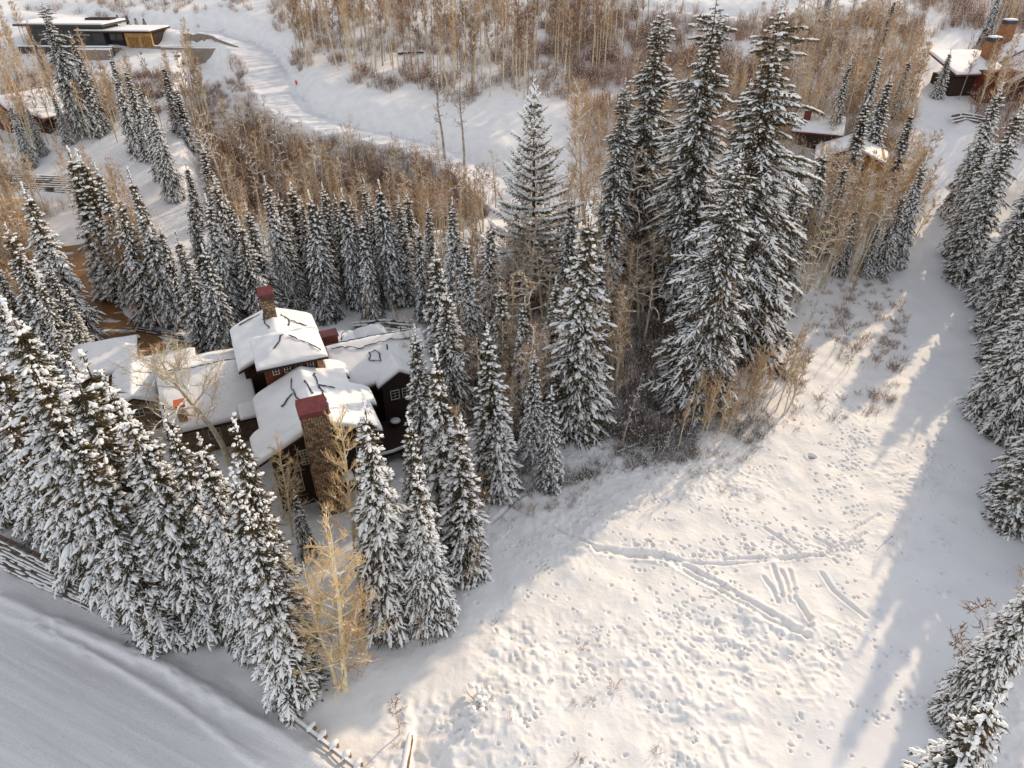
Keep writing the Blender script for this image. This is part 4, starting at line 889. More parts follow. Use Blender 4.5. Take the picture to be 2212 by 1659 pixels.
for a in [
 (45, 400, 752, 'b', 'tall heavy-snowed spruce left of the driveway, tallest of the left margin', .95),
 (-20, 560, 780, 'c', 'snowy spruce at the left edge beside the tall heavy-snowed one', 1.0),
 (140, 325, 640, 'n', 'thin frosted spruce leftmost of three among the golden aspens', 1.1),
 (172, 330, 650, 'n', 'thin frosted spruce in the middle of three among the golden aspens', 1.1),
 (200, 352, 660, 'c', 'snowy spruce rightmost of three among the golden aspens', .8),
 (282, 363, 700, 'a', 'snow-laden spruce just above the bend of the driveway', .8),
 (100, 560, 790, 'c', 'shaded snowy spruce behind the bare trunks near the garage', 1.0),
 (340, 480, 700, 'c', 'narrow snowy spruce right of the driveway bend', 1.0),
]: spruce_px(a[0], a[1], a[2], a[3], a[4], LF, a[5])
UL = 'spruces on the slope below the modern house'
for a in [
 (88, 14, 305, 'g', 'very tall snowy spruce in front of the left half of the modern house', .8),
 (155, 85, 300, 'a', 'tapered snowy spruce beside the very tall one before the modern house', .9),
 (235, 122, 340, 'a', 'snowy spruce in the line descending from the modern house', .85),
 (268, 145, 355, 'c', 'slim snowy spruce right of another in the line below the modern house', 1.0),
 (300, 195, 400, 'a', 'snow-dusted spruce in the middle of the line running down the slope', .8),
 (322, 222, 440, 'b', 'large dark-footed spruce at the lower end of the line on the slope', .85),
 (352, 140, 290, 'n', 'left of two narrow spruces standing alone above the snowy path', 1.2),
 (370, 150, 300, 'n', 'right of two narrow spruces standing alone above the snowy path', 1.2),
 (15, 215, 350, 'b', 'snowy spruce at the left edge by the small cabin', .9),
 (30, 255, 358, 'k', 'wide drooping spruce with bluish snow at the left edge below the cabin', 1.0),
 (55, 225, 335, 'a', 'dark snowy spruce directly below the small cabin', .9),
 (115, 210, 320, 'a', 'snowy spruce with bluish foot right of the small cabin', 1.0),
 (435, 318, 480, 'n', 'slender snow-tipped spruce at the edge of the brown thicket', 1.3),
 (400, 360, 500, 'n', 'small slender spruce left of the snow-tipped one by the brown thicket', 1.2),
 (70, 80, 150, 'n', 'frosted little spruce at the left end of the modern house', 1.2),
]: spruce_px(a[0], a[1], a[2], a[3], a[4], UL, a[5])
for i, a in enumerate([(252, 31, 53), (272, 31, 54), (292, 41, 61), (310, 43, 63)]):
    spruce_px(a[0], a[1], a[2], 's', ['little spruce leftmost of four beside the far road', 'little spruce second from left of four beside the far road',
      'little spruce third from left of four beside the far road', 'little spruce rightmost of four beside the far road'][i], 'little spruces behind the modern house', 1.2)
RT = 'spruces among the aspens on the right'
for a in [
 (1841, 112, 300, 'c', 'frosted spruce standing in the bare aspens above the brown cottage', .8),
 (1906, 98, 300, 'c', 'tall frosted spruce in the bare aspens left of the upper ski run', .8),
 (1926, 155, 335, 'n', 'leaning dark spruce in front of a taller frosted one left of the ski run', 1.3),
 (1966, 130, 262, 'n', 'small dark spruce at the left border of the upper ski run', 1.2),
 (1781, 330, 560, 'k', 'drooping snowy spruce below the brown cottage', .9),
 (2001, 350, 580, 'b', 'snow-laden spruce at the bend of the ski run, right of the aspens', .9),
 (1850, 450, 600, 'k', 'shaded spruce with streaks of snow among the leaning aspens', .9),
 (1905, 470, 600, 'c', 'dark spruce hidden behind the leaning aspens near the bend of the ski run', 1.1),
 (1796, -25, 52, 'k', 'dark rounded spruce at the top of the picture above the brush', 1.5),
 (1936, -10, 100, 'n', 'thin dark spruce near the top of the picture left of the ski run', 1.2),
]: spruce_px(a[0], a[1], a[2], a[3], a[4], RT, a[5])
RE = 'spruces lining the right side of the ski run'
for a in [
 (2166, -30, 90, 'k', 'bluish snowy spruce behind the chalet roofs at the top right', .9),
 (2055, 110, 215, 'n', 'small dark spruce leaning at the left corner of the chalet', 1.3),
 (2171, 172, 462, 'b', 'tall snow-frosted spruce right of the ski run below the chalet', .95),
 (2208, 215, 560, 'b', 'broad green spruce with combed snowy boughs jutting toward the ski run', 1.05),
 (2270, 330, 660, 'b', 'large spruce at the right edge halfway down the ski run', 1.05),
 (2320, 430, 790, 'a', 'spruce on the right edge above the sparse brush', .9),
 (2400, 690, 1090, 'b', 'dark spruce at the right edge beside the dappled shade', .95),
 (2330, 1130, 1560, 'b', 'ragged brownish spruce at the lower right edge', .65),
 (2185, 1480, 1960, 'b', 'big snow-caked spruce in the bottom right corner', .85),
 (2120, 1600, 2020, 'k', 'low snow-caked spruce in the bottom right corner, left of the big one', .7),

]: spruce_px(a[0], a[1], a[2], a[3], a[4], RE, a[5])
# the wood goes on beyond the right edge of the picture and shades the run
OFF = 'spruces continuing the wood beyond the right edge'
SV = (math.cos(SUN_AZ), math.sin(SUN_AZ)); ro = random.Random(12); offp = []
def tryoff(al, pe, h):
    x, y = SV[0] * al - SV[1] * pe, SV[1] * al + SV[0] * pe; zd = y * math.cos(PT) + (H - float(gbase(x, y))) * math.sin(PT); px = 512 + F * x / zd
    if px < 1012 + 687 * 3.2 / zd: return
    if any(math.hypot(x - a, y - b) < 4.6 for a, b in offp): return
    if len(offp) > 68: return
    offp.append((x, y)); spruce(x, y, h, ro.choice('aab'), 'snowy spruce of the wood beyond the right edge of the picture', OFF)
for al in range(74, 118, 5): tryoff(al, -3.2 + ro.uniform(-.5, .4), 25 if al > 84 else 20); tryoff(al + 2, -8.5 + ro.uniform(-.6, .6), 23)
for al in range(60, 100, 6): tryoff(al, -13.5 + ro.uniform(-1, 1), 22)
tryoff(128, 11.5, 31); tryoff(124, 3.6, 33); tryoff(119, 0, 30); tryoff(134, 14.5, 30)
for _ in range(400): tryoff(ro.uniform(126, 172), ro.uniform(-10, 24), ro.uniform(17, 22))
tryoff(108, 11.6, 19); tryoff(112, 4.0, 20)

DG = 'shaded spruces deep in the grove'
for a in [
 (960, 620, 905, 'd', 'ragged shaded spruce just right of the lodge right wing', 1.0),
 (1000, 500, 790, 'c', 'dim spruce behind the pointed ones, left of the open-crowned giant', 1.0),
 (1055, 470, 740, 'd', 'ragged snow-dusted spruce directly left of the open-crowned giant', .9),
 (1085, 610, 860, 'd', 'ragged brown spruce between two white aspen trunks', .9),
 (1235, 420, 690, 'd', 'slim ragged spruce directly right of the open-crowned giant', .8),
 (1230, 640, 905, 'd', 'ragged spruce touching the left side of the tall dark spruce', .9),
 (1300, 520, 800, 'c', 'dark slim spruce behind the right side of the tall dark spruce', 1.0),
 (1330, 430, 700, 'd', 'ragged spruce at the foot of the dark bushy spruce', 1.0),
 (1150, 760, 985, 'c', 'low snowy spruce between the shaded field edge spruces', 1.0),
 (930, 860, 1140, 'd', 'ragged shaded spruce right beside the deck', .9),
 (1480, 330, 640, 'd', 'ragged spruce between the left and centre giants', 1.0),
 (1500, 420, 700, 'k', 'low drooping spruce under the centre giant', 1.0),
 (1620, 180, 600, 'g', 'dark giant filling the gap behind the two right-hand giants', .8),
 (1740, 350, 640, 'd', 'ragged sunlit spruce hugging the right side of the giants', 1.0),
]: spruce_px(a[0], a[1], a[2], a[3], a[4], DG, a[5])
ML = 'smaller spruces filling the back row'
for a in [
 (405, 430, 660, 'd', 'ragged pale spruce behind the driveway curve', .9), (465, 380, 640, 'd', 'ragged spruce rising above the left part of the back row', .9), (515, 470, 720, 'd', 'shaded ragged spruce left of the back stone chimney', .9),
 (600, 420, 640, 'd', 'ragged spruce behind the back stone chimney', .9), (625, 400, 625, 'n', 'thin spruce in the middle of the back row', 1.3), (685, 450, 660, 'd', 'ragged dark spruce at the centre of the back row', .9), (722, 430, 640, 'c', 'slender spruce at the centre right of the back row', .9),
 (758, 440, 655, 'd', 'ragged frosted spruce in the right half of the back row', .9), (800, 430, 650, 'c', 'slim frosted spruce in the right half of the back row', .9), (838, 440, 660, 'd', 'ragged spruce near the right end of the back row', .9), (880, 420, 640, 'd', 'ragged pale spruce behind the right end of the back row', .9),
 (920, 440, 660, 'c', 'narrow spruce just beyond the right end of the back row', .9), (250, 420, 700, 'd', 'ragged spruce among the aspens above the driveway', .9), (310, 450, 690, 'd', 'ragged spruce beside the snow-laden one above the driveway bend', .9),
 (5, 480, 800, 'd', 'ragged tree at the left edge in the tan wood', 1.0), (80, 600, 830, 'd', 'ragged snowy spruce behind the left end of the roadside row', .9), (130, 620, 800, 'c', 'slim shaded spruce left of the garage roof', .9),
 (-40, 600, 900, 'b', 'broad snowy spruce cut by the left edge, above the roadside row', 1.0), (45, 700, 950, 'd', 'ragged snowy spruce behind the left end of the roadside row, lower down', 1.0), (110, 700, 930, 'a', 'snowy spruce just below the garage, left of the slim one', .9),
]: spruce_px(a[0], a[1], a[2], a[3], a[4], ML, a[5])
MR = 'spruces closing in on the ski run'
for a in [
 (2135, 300, 480, 'd', 'ragged spruce leaning over the right side of the run below the chalet', .9), (2190, 300, 610, 'a', 'snow-combed spruce jutting into the right side of the run', 1.0), (2235, 480, 720, 'd', 'ragged spruce at the right edge where the run widens', 1.1),
 (2290, 560, 900, 'b', 'broad spruce at the right edge above the reddish brush', 1.0), (2370, 780, 1130, 'a', 'lowest of the spruces at the right edge before the long shaded slope', 1.0),
 (1880, 200, 400, 'n', 'thin spruce in the sunlit aspens above the cottage', 1.2), (1975, 230, 400, 'n', 'thin spruce by the left border of the run above the bend', 1.2), (1830, 360, 560, 'd', 'ragged spruce beside the cottage wall', .9), (1950, 420, 600, 'd', 'ragged spruce right of the leaning aspens', .9),
]: spruce_px(a[0], a[1], a[2], a[3], a[4], MR, a[5])

for a in [
 (215, 815, 1245, 'c', 'slim snowy spruce right of the one overlapping the garage roof', 1.0), (300, 905, 1325, 'd', 'ragged spruce filling the row in front of the small wing', 1.0), (345, 880, 1260, 'a', 'snowy spruce hiding the wall under the middle roof', .8),
 (430, 945, 1330, 'd', 'ragged spruce beside the foot of the big bare aspen', 1.0), (20, 900, 1230, 'd', 'ragged spruce low in the left end of the roadside row', 1.0),
]: spruce_px(a[0], a[1], a[2], a[3], a[4], FR, a[5])
spruce_px(2393, 480, 940, 'b', 'tall spruce at the right edge beside the dappled shade', RE, .75)
# ------------------------------------------------------------------ bare trees and brush
def wander(p, d, L, n, rng, wob, lift=0.0):
    pts = [np.array(p, float)]; d = np.array(d, float); d /= np.linalg.norm(d)
    for _ in range(n):
        d = d + rng.normal(size=3) * wob + np.array([0, 0, lift]); d /= np.linalg.norm(d)
        pts.append(pts[-1] + d * L / n)
    return np.array(pts), d
def make_aspen(name, seed, Ht, crown0=.4, nl=22, limb=3.0, up=.7, twn=9, tw=1.3, r0=.13, snow=.5, wob=.06, old=False, twm='twig', brk='aspen', trad=.016):
    trad *= 1.5; twn = int(twn * 1.25)
    rng = np.random.default_rng(seed); tr, lb, twg, sn = MB(), MB(), MB(), MB()
    st, _ = wander((0, 0, -.5), (0, 0, 1), Ht + .5, 14, rng, wob if old else wob * .5, .12 if not old else .05)
    st[:, :2] -= np.outer(np.linspace(0, 1, len(st)), st[-1, :2]) * (.0 if old else .6)
    zs = st[:, 2]; top = zs[-1]
    rr = 1.35 * r0 * (1 - .85 * np.linspace(0, 1, len(st)) ** 1.1)
    tr.tube(st, rr, 7)
    def at(f):
        k = f * (len(st) - 1); i = min(int(k), len(st) - 2); return st[i] + (st[i + 1] - st[i]) * (k - i), np.interp(k, range(len(st)), rr)
    def twigs(pts, n, L, rad):
        for _ in range(n):
            k = rng.uniform(.25, 1) * (len(pts) - 1); i = min(int(k), len(pts) - 2); p = pts[i] + (pts[i + 1] - pts[i]) * (k - i)
            d0 = pts[i + 1] - pts[i]; d0 /= np.linalg.norm(d0); d = d0 + rng.normal(size=3) * .55 + [0, 0, .35]
            q, _ = wander(p, d, L * rng.uniform(.5, 1.2), 3, rng, .16, .08)
            twg.tube(q, [rad, rad * .8, rad * .6, rad * .3], 3)
            for _ in range(2):
                a = q[rng.integers(1, 3)]; d2 = (q[-1] - q[0]) / (np.linalg.norm(q[-1] - q[0]) + 1e-9) + rng.normal(size=3) * .6
                q2, _ = wander(a, d2, L * rng.uniform(.25, .6), 2, rng, .15, .05); twg.tube(q2, [rad * .7, rad * .5, rad * .25], 3)
            if rng.random() < snow * .5: blob(sn, q[0] + [0, 0, .02], q[1] + [0, 0, .03], .045, .04, rng, 2, 4)
    for k in range(nl):
        f = crown0 + (1 - crown0) * ((k + rng.random()) / nl) * .97; p, r = at(f); a = k * 2.4 + rng.normal() * .5
        rel = (f - crown0) / (1 - crown0); L = limb * (1 - .62 * rel) * rng.uniform(.6, 1.15)
        d = np.array([math.cos(a), math.sin(a), up * rng.uniform(.4, 1.6)])
        q, _ = wander(p, d, L, 6, rng, .24 if old else .10, .03 if old else .07)
        rl = max(.022, min(r * .62, .1 if old else .06)); lb.tube(q, rl * np.linspace(1, .3, 7), 4)
        if rng.random() < snow + .2:
            for i in range(6):
                if rng.random() < snow + .25 and abs(q[i + 1][2] - q[i][2]) < .85 * np.linalg.norm(q[i + 1] - q[i]):
                    rr_ = rl * np.interp(i, [0, 6], [1, .35]); blob(sn, q[i] + [0, 0, rr_ * .9], q[i + 1] + [0, 0, rr_ * .8], rr_ * .9 + .02, rr_ * .6 + .035, rng, 3, 5)
        if old:
            for _ in range(3):
                i = rng.integers(2, 6); d2 = (q[i] - q[i - 1]); d2 = d2 / np.linalg.norm(d2) + rng.normal(size=3) * .6
                q3, _ = wander(q[i], d2, L * .45, 4, rng, .25, .04); lb.tube(q3, rl * .45 * np.linspace(1, .4, 5), 3)
                if rng.random() < snow + .2: blob(sn, q3[0] + [0, 0, .04], q3[2] + [0, 0, .04], .05, .05, rng, 3, 4)
                twigs(q3, max(1, twn // 3), tw, trad)
        twigs(q, twn, tw * (1 - .4 * rel), trad)
    # snags lower on the stem
    for k in range(5):
        p, r = at(rng.uniform(.15, crown0 + .1)); a = rng.uniform(0, 6.28)
        q, _ = wander(p, (math.cos(a), math.sin(a), .3), rng.uniform(.3, 1.0), 3, rng, .2); lb.tube(q, [.025, .02, .015, .008], 3)
    if snow > .3:
        for i in range(3, len(st) - 1):
            if rng.random() < snow * .5: blob(sn, st[i] + [-rr[i] * .5, -rr[i] * .6, 0], st[i + 1] * .5 + st[i] * .5 + [-rr[i] * .5, -rr[i] * .6, 0], rr[i] * .7, .2, rng, 2, 4)
    return dict(H=top, trunk=tr.mesh(name + '_t', M[brk]), limbs=lb.mesh(name + '_l', M[brk]), twigs=twg.mesh(name + '_w', M[twm], False), snow=sn.mesh(name + '_s', M['branch_snow']))
AS = {
 'p1': make_aspen('aspen_p1', 21, 14, .42, 22, 2.3, .9, 8, 1.15, .12, .6),
 'p2': make_aspen('aspen_p2', 22, 14, .50, 20, 2.0, 1.1, 8, 1.0, .11, .3),
 'p3': make_aspen('aspen_p3', 23, 14, .35, 24, 2.6, .8, 8, 1.2, .13, .8),
 'o1': make_aspen('aspen_o1', 24, 15, .62, 12, 3.4, .35, 6, .8, .20, .9, .05, True, trad=.018),
 'o2': make_aspen('aspen_o2', 25, 15, .50, 14, 3.6, .45, 6, .8, .19, .9, .06, True, trad=.018),
 'o3': make_aspen('aspen_o3', 26, 15, .70, 10, 2.8, .3, 5, .7, .18, .85, .06, True, trad=.018),
 'big': make_aspen('aspen_big', 27, 15, .42, 20, 6.6, .75, 22, 1.5, .27, .8, .06, True, trad=.011, twm='aspen'),
 'gold': make_aspen('aspen_gold_lit', 28, 16, .16, 40, 3.9, .55, 12, 1.2, .19, .15, .05, trad=.016, twm='twig_gold_lit', brk='aspen_gold_lit'),
 'gold2': make_aspen('aspen_gold_lit2', 29, 16, .3, 30, 4.0, .6, 12, 1.2, .19, .15, .05, trad=.016, twm='twig_gold_lit', brk='aspen_gold_lit'),
 'snag': make_aspen('aspen_snag', 30, 15, .35, 18, 1.6, .2, 3, .5, .17, .7, .06, True, brk='aspen_grey', twm='twig_dark'),
 's1': make_aspen('sapling_1', 31, 7, .25, 14, 1.5, 1.3, 6, .8, .05, .15, .05, trad=.014),
 's2': make_aspen('sapling_2', 32, 7, .2, 14, 1.3, 1.6, 6, .8, .045, .2, .07, trad=.014),
 's3': make_aspen('sapling_3', 33, 7, .35, 10, 1.2, 1.0, 4, .7, .05, .3, .06, twm='twig_red', trad=.014),
 'h1': make_aspen('hill_aspen_1', 34, 15, .55, 16, 1.7, .9, 6, 1.1, .13, .25, .04, twm='twig', trad=.022),
 'h2': make_aspen('hill_aspen_2', 35, 15, .62, 14, 1.5, .8, 6, 1.1, .12, .25, .05, twm='twig_red', trad=.022),
 'h3': make_aspen('hill_aspen_3', 36, 13, .45, 14, 1.5, .9, 6, 1.1, .09, .25, .06, brk='aspen_grey', twm='twig_red', trad=.022),
}
def tree(proto, x, y, h, lean, label, group, rz=None, wsc=1.0, name='aspen_tree', cat='tree'):
    p = AS[proto]; s = h / p['H']
    root = bpy.data.objects.new(name, None); COL.objects.link(root); root.location = (x, y, gz(x, y))
    az = R.uniform(0, 6.28) if rz is None else rz
    root.rotation_euler = (Matrix.Rotation(lean, 4, 'Y') @ Matrix.Rotation(az, 4, 'Z')).to_euler()
    root.scale = (s * wsc, s * wsc, s); tag(root, label, cat, group)
    for nm in ('trunk', 'limbs', 'twigs', 'snow'):
        if len(p[nm].vertices): link(nm, p[nm], root)
    return root
def tree_px(bx, by, tx, ty, proto, label, group=None, wsc=1.0, rz=None, **kw):
    x, y = G(bx, by); h = ztop(x, y, ty); z = float(gbase(x, y)) + h; q = Q(tx, ty, z); lean = math.atan2(q[0] - x, h)
    return tree(proto, x, y, math.hypot(h, q[0] - x), max(-.5, min(.5, lean)), label, group, rz, wsc, **kw)
WA = 'white aspens in front of the tall spruces'
for a in [
 (498, 1005, 405, 745, 'big', 'large spreading bare aspen standing over the lodge middle roof', None, .95),
 (745, 1490, 712, 1150, 'gold', 'bright golden bare aspen, tallest of three beside the road corner', 'golden aspens at the road corner', 1.0),
 (727, 1482, 655, 1215, 'gold2', 'golden bare aspen leaning left toward the snowy spruces at the road corner', 'golden aspens at the road corner', .9),
 (738, 1486, 770, 1290, 's1', 'thin short golden aspen between two larger ones at the road corner', 'golden aspens at the road corner', 1.5),
 (776, 1256, 738, 905, 'gold2', 'tall golden bare aspen standing in front of the big stone chimney', None, .8),
 (634, 1160, 598, 955, 'gold', 'golden bare aspen in front of the arched window', None, .8),
 (612, 1120, 640, 985, 's2', 'thin golden sapling in front of the arched window', None, 1.5),
 (1222, 932, 1268, 650, 'o1', 'white aspen with forked snowy limbs in front of the tall dark spruce', WA, .85),
 (1133, 962, 1172, 700, 'o2', 'long white aspen trunk leaning right, middle of the white trunks', WA, .7),
 (1109, 885, 1105, 705, 'o3', 'crooked white aspen left of the long leaning one', WA, .8),
 (1078, 745, 1090, 555, 'o1', 'white aspen with spread snowy limbs deep in the grove', WA, .9),
 (1022, 850, 998, 560, 'snag', 'grey straight aspen trunk rising between two snowy spruces', WA, .9),
 (1003, 852, 998, 665, 'p2', 'thin yellow aspen beside the grey straight trunk', WA, .8),
 (905, 870, 892, 690, 'o2', 'crooked bare aspen at the right end of the lodge roofs', None, .8),
 (1002, 1178, 990, 880, 'p1', 'slim tan aspen in front of the spruces at the field corner', None, .7),
 (988, 1190, 1040, 1030, 's1', 'short tan aspen leaning right at the field corner', None, 1.6),
 (1010, 1272, 1042, 1165, 's2', 'small tan aspen clump alone on the shaded snow', None, 1.0),
 (902, 1398, 912, 1325, 's3', 'tiny yellow sapling at the sunlit edge below the front spruces', None, .9),
 (862, 1584, 858, 1492, 's3', 'leafless sapling at the corner of the timber retaining wall', None, 1.3),
 (782, 1462, 783, 1330, 's1', 'thin golden sapling right of the golden aspens', None, .9),
 (1341, 971, 1388, 798, 'snag', 'broken white aspen trunk with a snowy top in the shaded brush', None, .6),
 (1423, 998, 1456, 900, 'snag', 'short broken aspen trunk at the edge of the shaded brush', None, .7),
 (1458, 895, 1560, 585, 'o3', 'long pale aspen leaning far right in front of the giant spruces', None, .8),
 (1690, 700, 1775, 520, 'o2', 'snow-limbed aspen leaning right over the foot of the giant spruces', None, 1.1),
 (1321, 630, 1366, 325, 'o1', 'tall white aspen before the dark bushy spruce', None, .8),
 (962, 345, 953, 100, 'snag', 'tall dark snag with stubby snowy branches beside the hillside road', None, .9),
 (1003, 345, 1006, 112, 'snag', 'paler crooked snag right of the tall dark one', None, .9),
 (680, 432, 652, 255, 'o3', 'bare aspen with curling white limbs, rightmost of the four above the back row', 'crooked aspens above the back row', 1.0),
 (622, 425, 590, 190, 'snag', 'crooked bare aspen reaching up to the curve of the hillside road', 'crooked aspens above the back row', .9),
 (575, 415, 505, 205, 'snag', 'crooked bare aspen leaning left in the brown thicket', 'crooked aspens above the back row', .9),
 (490, 418, 425, 205, 'o2', 'tall white aspen with a bent crown in the brown thicket', 'crooked aspens above the back row', .8),
 (470, 425, 400, 230, 'o1', 'white aspen with outstretched snowy limbs by the small valley', 'crooked aspens above the back row', .9),
 (1095, 470, 1025, 430, 's1', 'small bare aspen left of the open-crowned giant', None, 2),
 (1045, 560, 1020, 420, 'p3', 'bare aspen with snowy twigs left of the open-crowned giant', None, .9),
 (885, 560, 868, 440, 'o2', 'frosted bare aspen above the right end of the back row', None, 1.1),
 (765, 560, 770, 440, 'o2', 'frosted bare aspen behind the drooping blue spruces', None, 1.1),
 (1265, 560, 1245, 200, 'p3', 'frosted tan aspen between the open-crowned giant and the darker giants', None, 1.0),
 (1220, 650, 1245, 420, 'o2', 'frosted aspen right behind the open-crowned giant', None, .9),
 (2130, 1460, 2150, 1300, 's3', 'bare aspen stem among the lower right spruces', None, 1.6),
 (2185, 1440, 2230, 1240, 'o3', 'leaning brown aspen trunk in front of the lower right spruce', None, .7),
 (2110, 1470, 2075, 1345, 's3', 'dark leafless shrub tree left of the lower right spruces', None, 1.6),
]: tree_px(*a[:5], a[5], a[6], a[7])
ORD = 'first second third fourth fifth sixth seventh eighth ninth tenth eleventh twelfth thirteenth fourteenth fifteenth sixteenth seventeenth eighteenth nineteenth twentieth twenty-first twenty-second twenty-third twenty-fourth'.split()
def scatter(n, boxpts, hpx, lean, protos, label, group, wsc=(.85, 1.15), seed=1, test=None, name='aspen_tree'):
    rr = random.Random(seed); made = 0; tries = 0
    poly = boxpts
    xs = [p[0] for p in poly]; ys = [p[1] for p in poly]
    objs = []
    while made < n and tries < n * 40:
        tries += 1; bx = rr.uniform(min(xs), max(xs)); by = rr.uniform(min(ys), max(ys))
        if not bool(inside(np.array([bx]), np.array([by]), poly)[0]): continue
        x, y = G(bx, by)
        if sdist(np.array([x]), np.array([y]), UPROAD)[0] < 6.5 or sdist(np.array([x]), np.array([y]), DRIVE)[0] < 4.2: continue
        if sgn(np.array([x]), np.array([y]), RUN)[0] > .5 or sgn(np.array([x]), np.array([y]), COURT)[0] > -1: continue
        h = rr.uniform(*hpx); objs.append(tree(rr.choice(protos), x, y, h, rr.gauss(lean, .06), label(x, y, made) if callable(label) else label, group, None, rr.uniform(*wsc), name=name)); made += 1
    if n <= 24:
        def col_(o): p = o.location; return p[0] / (p[1] * math.cos(PT) + (H - p[2]) * math.sin(PT))
        objs.sort(key=col_)
        for i, o in enumerate(objs): o['label'] = (ORD[i] + ' from left: ' if i else 'leftmost: ') + o['label']
scatter(30, [(115, 560), (330, 640), (330, 720), (210, 755), (60, 790), (20, 700)], (10, 15), -.04, ['p1', 'p2', 'p3'], 'slender golden bare aspen in the stand left of the driveway', 'aspens along the driveway', seed=2)
scatter(12, [(220, 600), (330, 660), (400, 700), (300, 710), (240, 680)], (10, 15), -.02, ['p1', 'p2', 'p3'], 'pale bare aspen on the snowy bank inside the driveway curve', 'aspens inside the driveway curve', seed=3)
scatter(22, [(0, 560), (90, 560), (160, 640), (100, 770), (-60, 800), (-120, 640)], (9, 14), -.03, ['p1', 'p3', 'p2'], 'tan bare aspen among the snowy spruces at the left edge', 'aspens at the left edge', seed=4)
scatter(22, [(0, 180), (60, 160), (80, 250), (280, 300), (400, 260), (380, 330), (280, 340), (120, 330), (0, 330)], (10, 16), -.02, ['p1', 'p3', 'h1'], 'thin bare aspen on the slope below the modern house', 'aspens below the modern house', seed=5)
scatter(8, [(395, 190), (450, 200), (470, 270), (420, 280)], (14, 19), .0, ['h1', 'p2'], 'tall white-stemmed aspen before the curved retaining wall', 'aspens before the curved retaining wall', seed=6)
scatter(60, [(470, 270), (560, 250), (620, 300), (700, 320), (1000, 390), (1040, 450), (480, 440), (440, 330)], (6, 10), .0, ['s1', 's2', 's3', 's3'], 'slender tan sapling in the reddish thicket between the hillside road and the back row', 'saplings in the reddish thicket', (1.0, 1.7), seed=7, name='aspen_sapling')
scatter(24, [(560, 330), (1040, 440), (1060, 520), (520, 440)], (8, 12), .0, ['p1', 'p3', 's3'], 'bare aspen with snowy twigs just behind the back row of spruces', 'aspens behind the back row', seed=8)
scatter(62, [(600, 60), (1500, 20), (1400, 90), (1300, 180), (1250, 235), (1000, 230), (850, 195), (700, 190), (645, 175)], (13, 18), .0, ['h1', 'h2', 'h1', 'h3'], 'tall straight aspen in the leafless wood on the hillside above the road', 'aspens on the hillside above the road', (1.0, 1.4), seed=9)
scatter(30, [(1280, 230), (1500, 130), (1560, 240), (1560, 420), (1300, 420), (1240, 330)], (7, 11), .0, ['p1', 's1', 's2', 'h3'], 'golden twiggy aspen in the brush behind the giant spruces', 'aspens behind the giant spruces', seed=11)
scatter(30, [(1740, 490), (1960, 430), (1985, 470), (1950, 560), (1900, 600), (1740, 640), (1700, 560)], (11, 16), .07, ['o1', 'o2', 'p3', 'p1', 'o3'], 'leaning bare aspen with snow-lined limbs in the stand below the brown cottage', 'leaning aspens left of the ski run', (.7, 1.0), seed=12)
scatter(44, [(1720, 110), (1990, 80), (1980, 190), (1960, 300), (1940, 330), (1750, 310), (1700, 240)], (8, 13), .03, ['p1', 'p3', 's1', 'h3', 's2'], 'golden bare aspen in the stand around the brown cottage', 'aspens around the brown cottage', seed=13)
scatter(16, [(1980, 300), (2000, 420), (1985, 520), (1930, 520), (1940, 330)], (6, 9), .16, ['s1', 's2'], 'slim golden sapling bending over the ski run edge', 'saplings bending over the ski run', (1.2, 1.9), seed=14, name='aspen_sapling')
scatter(16, [(2060, 190), (2212, 200), (2230, 300), (2130, 300), (2060, 260)], (9, 13), .04, ['p1', 'p3', 'h3'], 'thin bare aspen in front of the chalet at the top right', 'aspens in front of the chalet', seed=15)
scatter(34, [(1560, 880), (1700, 800), (1720, 850), (1690, 930), (1560, 970), (1470, 985), (1440, 950)], (5.5, 9), .08, ['p2', 'p3', 's2'], 'thin golden sapling on the sunlit bank below the giant spruces', 'saplings on the sunlit bank', (.8, 1.3), seed=16, name='aspen_sapling')
scatter(18, [(1700, 600), (1880, 590), (1840, 690), (1720, 740)], (2.5, 5), .1, ['s3', 's2'], 'thin dark sapling on the shaded bank beside the ski run', 'saplings on the shaded bank', (.8, 1.2), seed=17, name='aspen_sapling')
scatter(9, [(1780, 760), (1900, 680), (1950, 700), (1900, 800), (1800, 820)], (2.5, 4.5), .1, ['s3', 's3'], 'bare reddish sapling at the inner edge of the ski run', 'saplings at the inner edge of the ski run', (1, 1.4), seed=18, name='aspen_sapling')
scatter(14, [(700, 640), (880, 640), (860, 720), (720, 700)], (3, 6), 0, ['s3', 's2'], 'thin bare sapling on the shaded snow behind the lodge', 'saplings behind the lodge', (.8, 1.2), seed=19, name='aspen_sapling')
scatter(22, [(1000, 700), (1250, 800), (1330, 880), (1120, 1000), (1000, 900)], (8, 13), .03, ['p1', 'p3', 'h3'], 'thin bare aspen in the shaded grove beside the lodge', 'thin aspens in the shaded grove', seed=20)

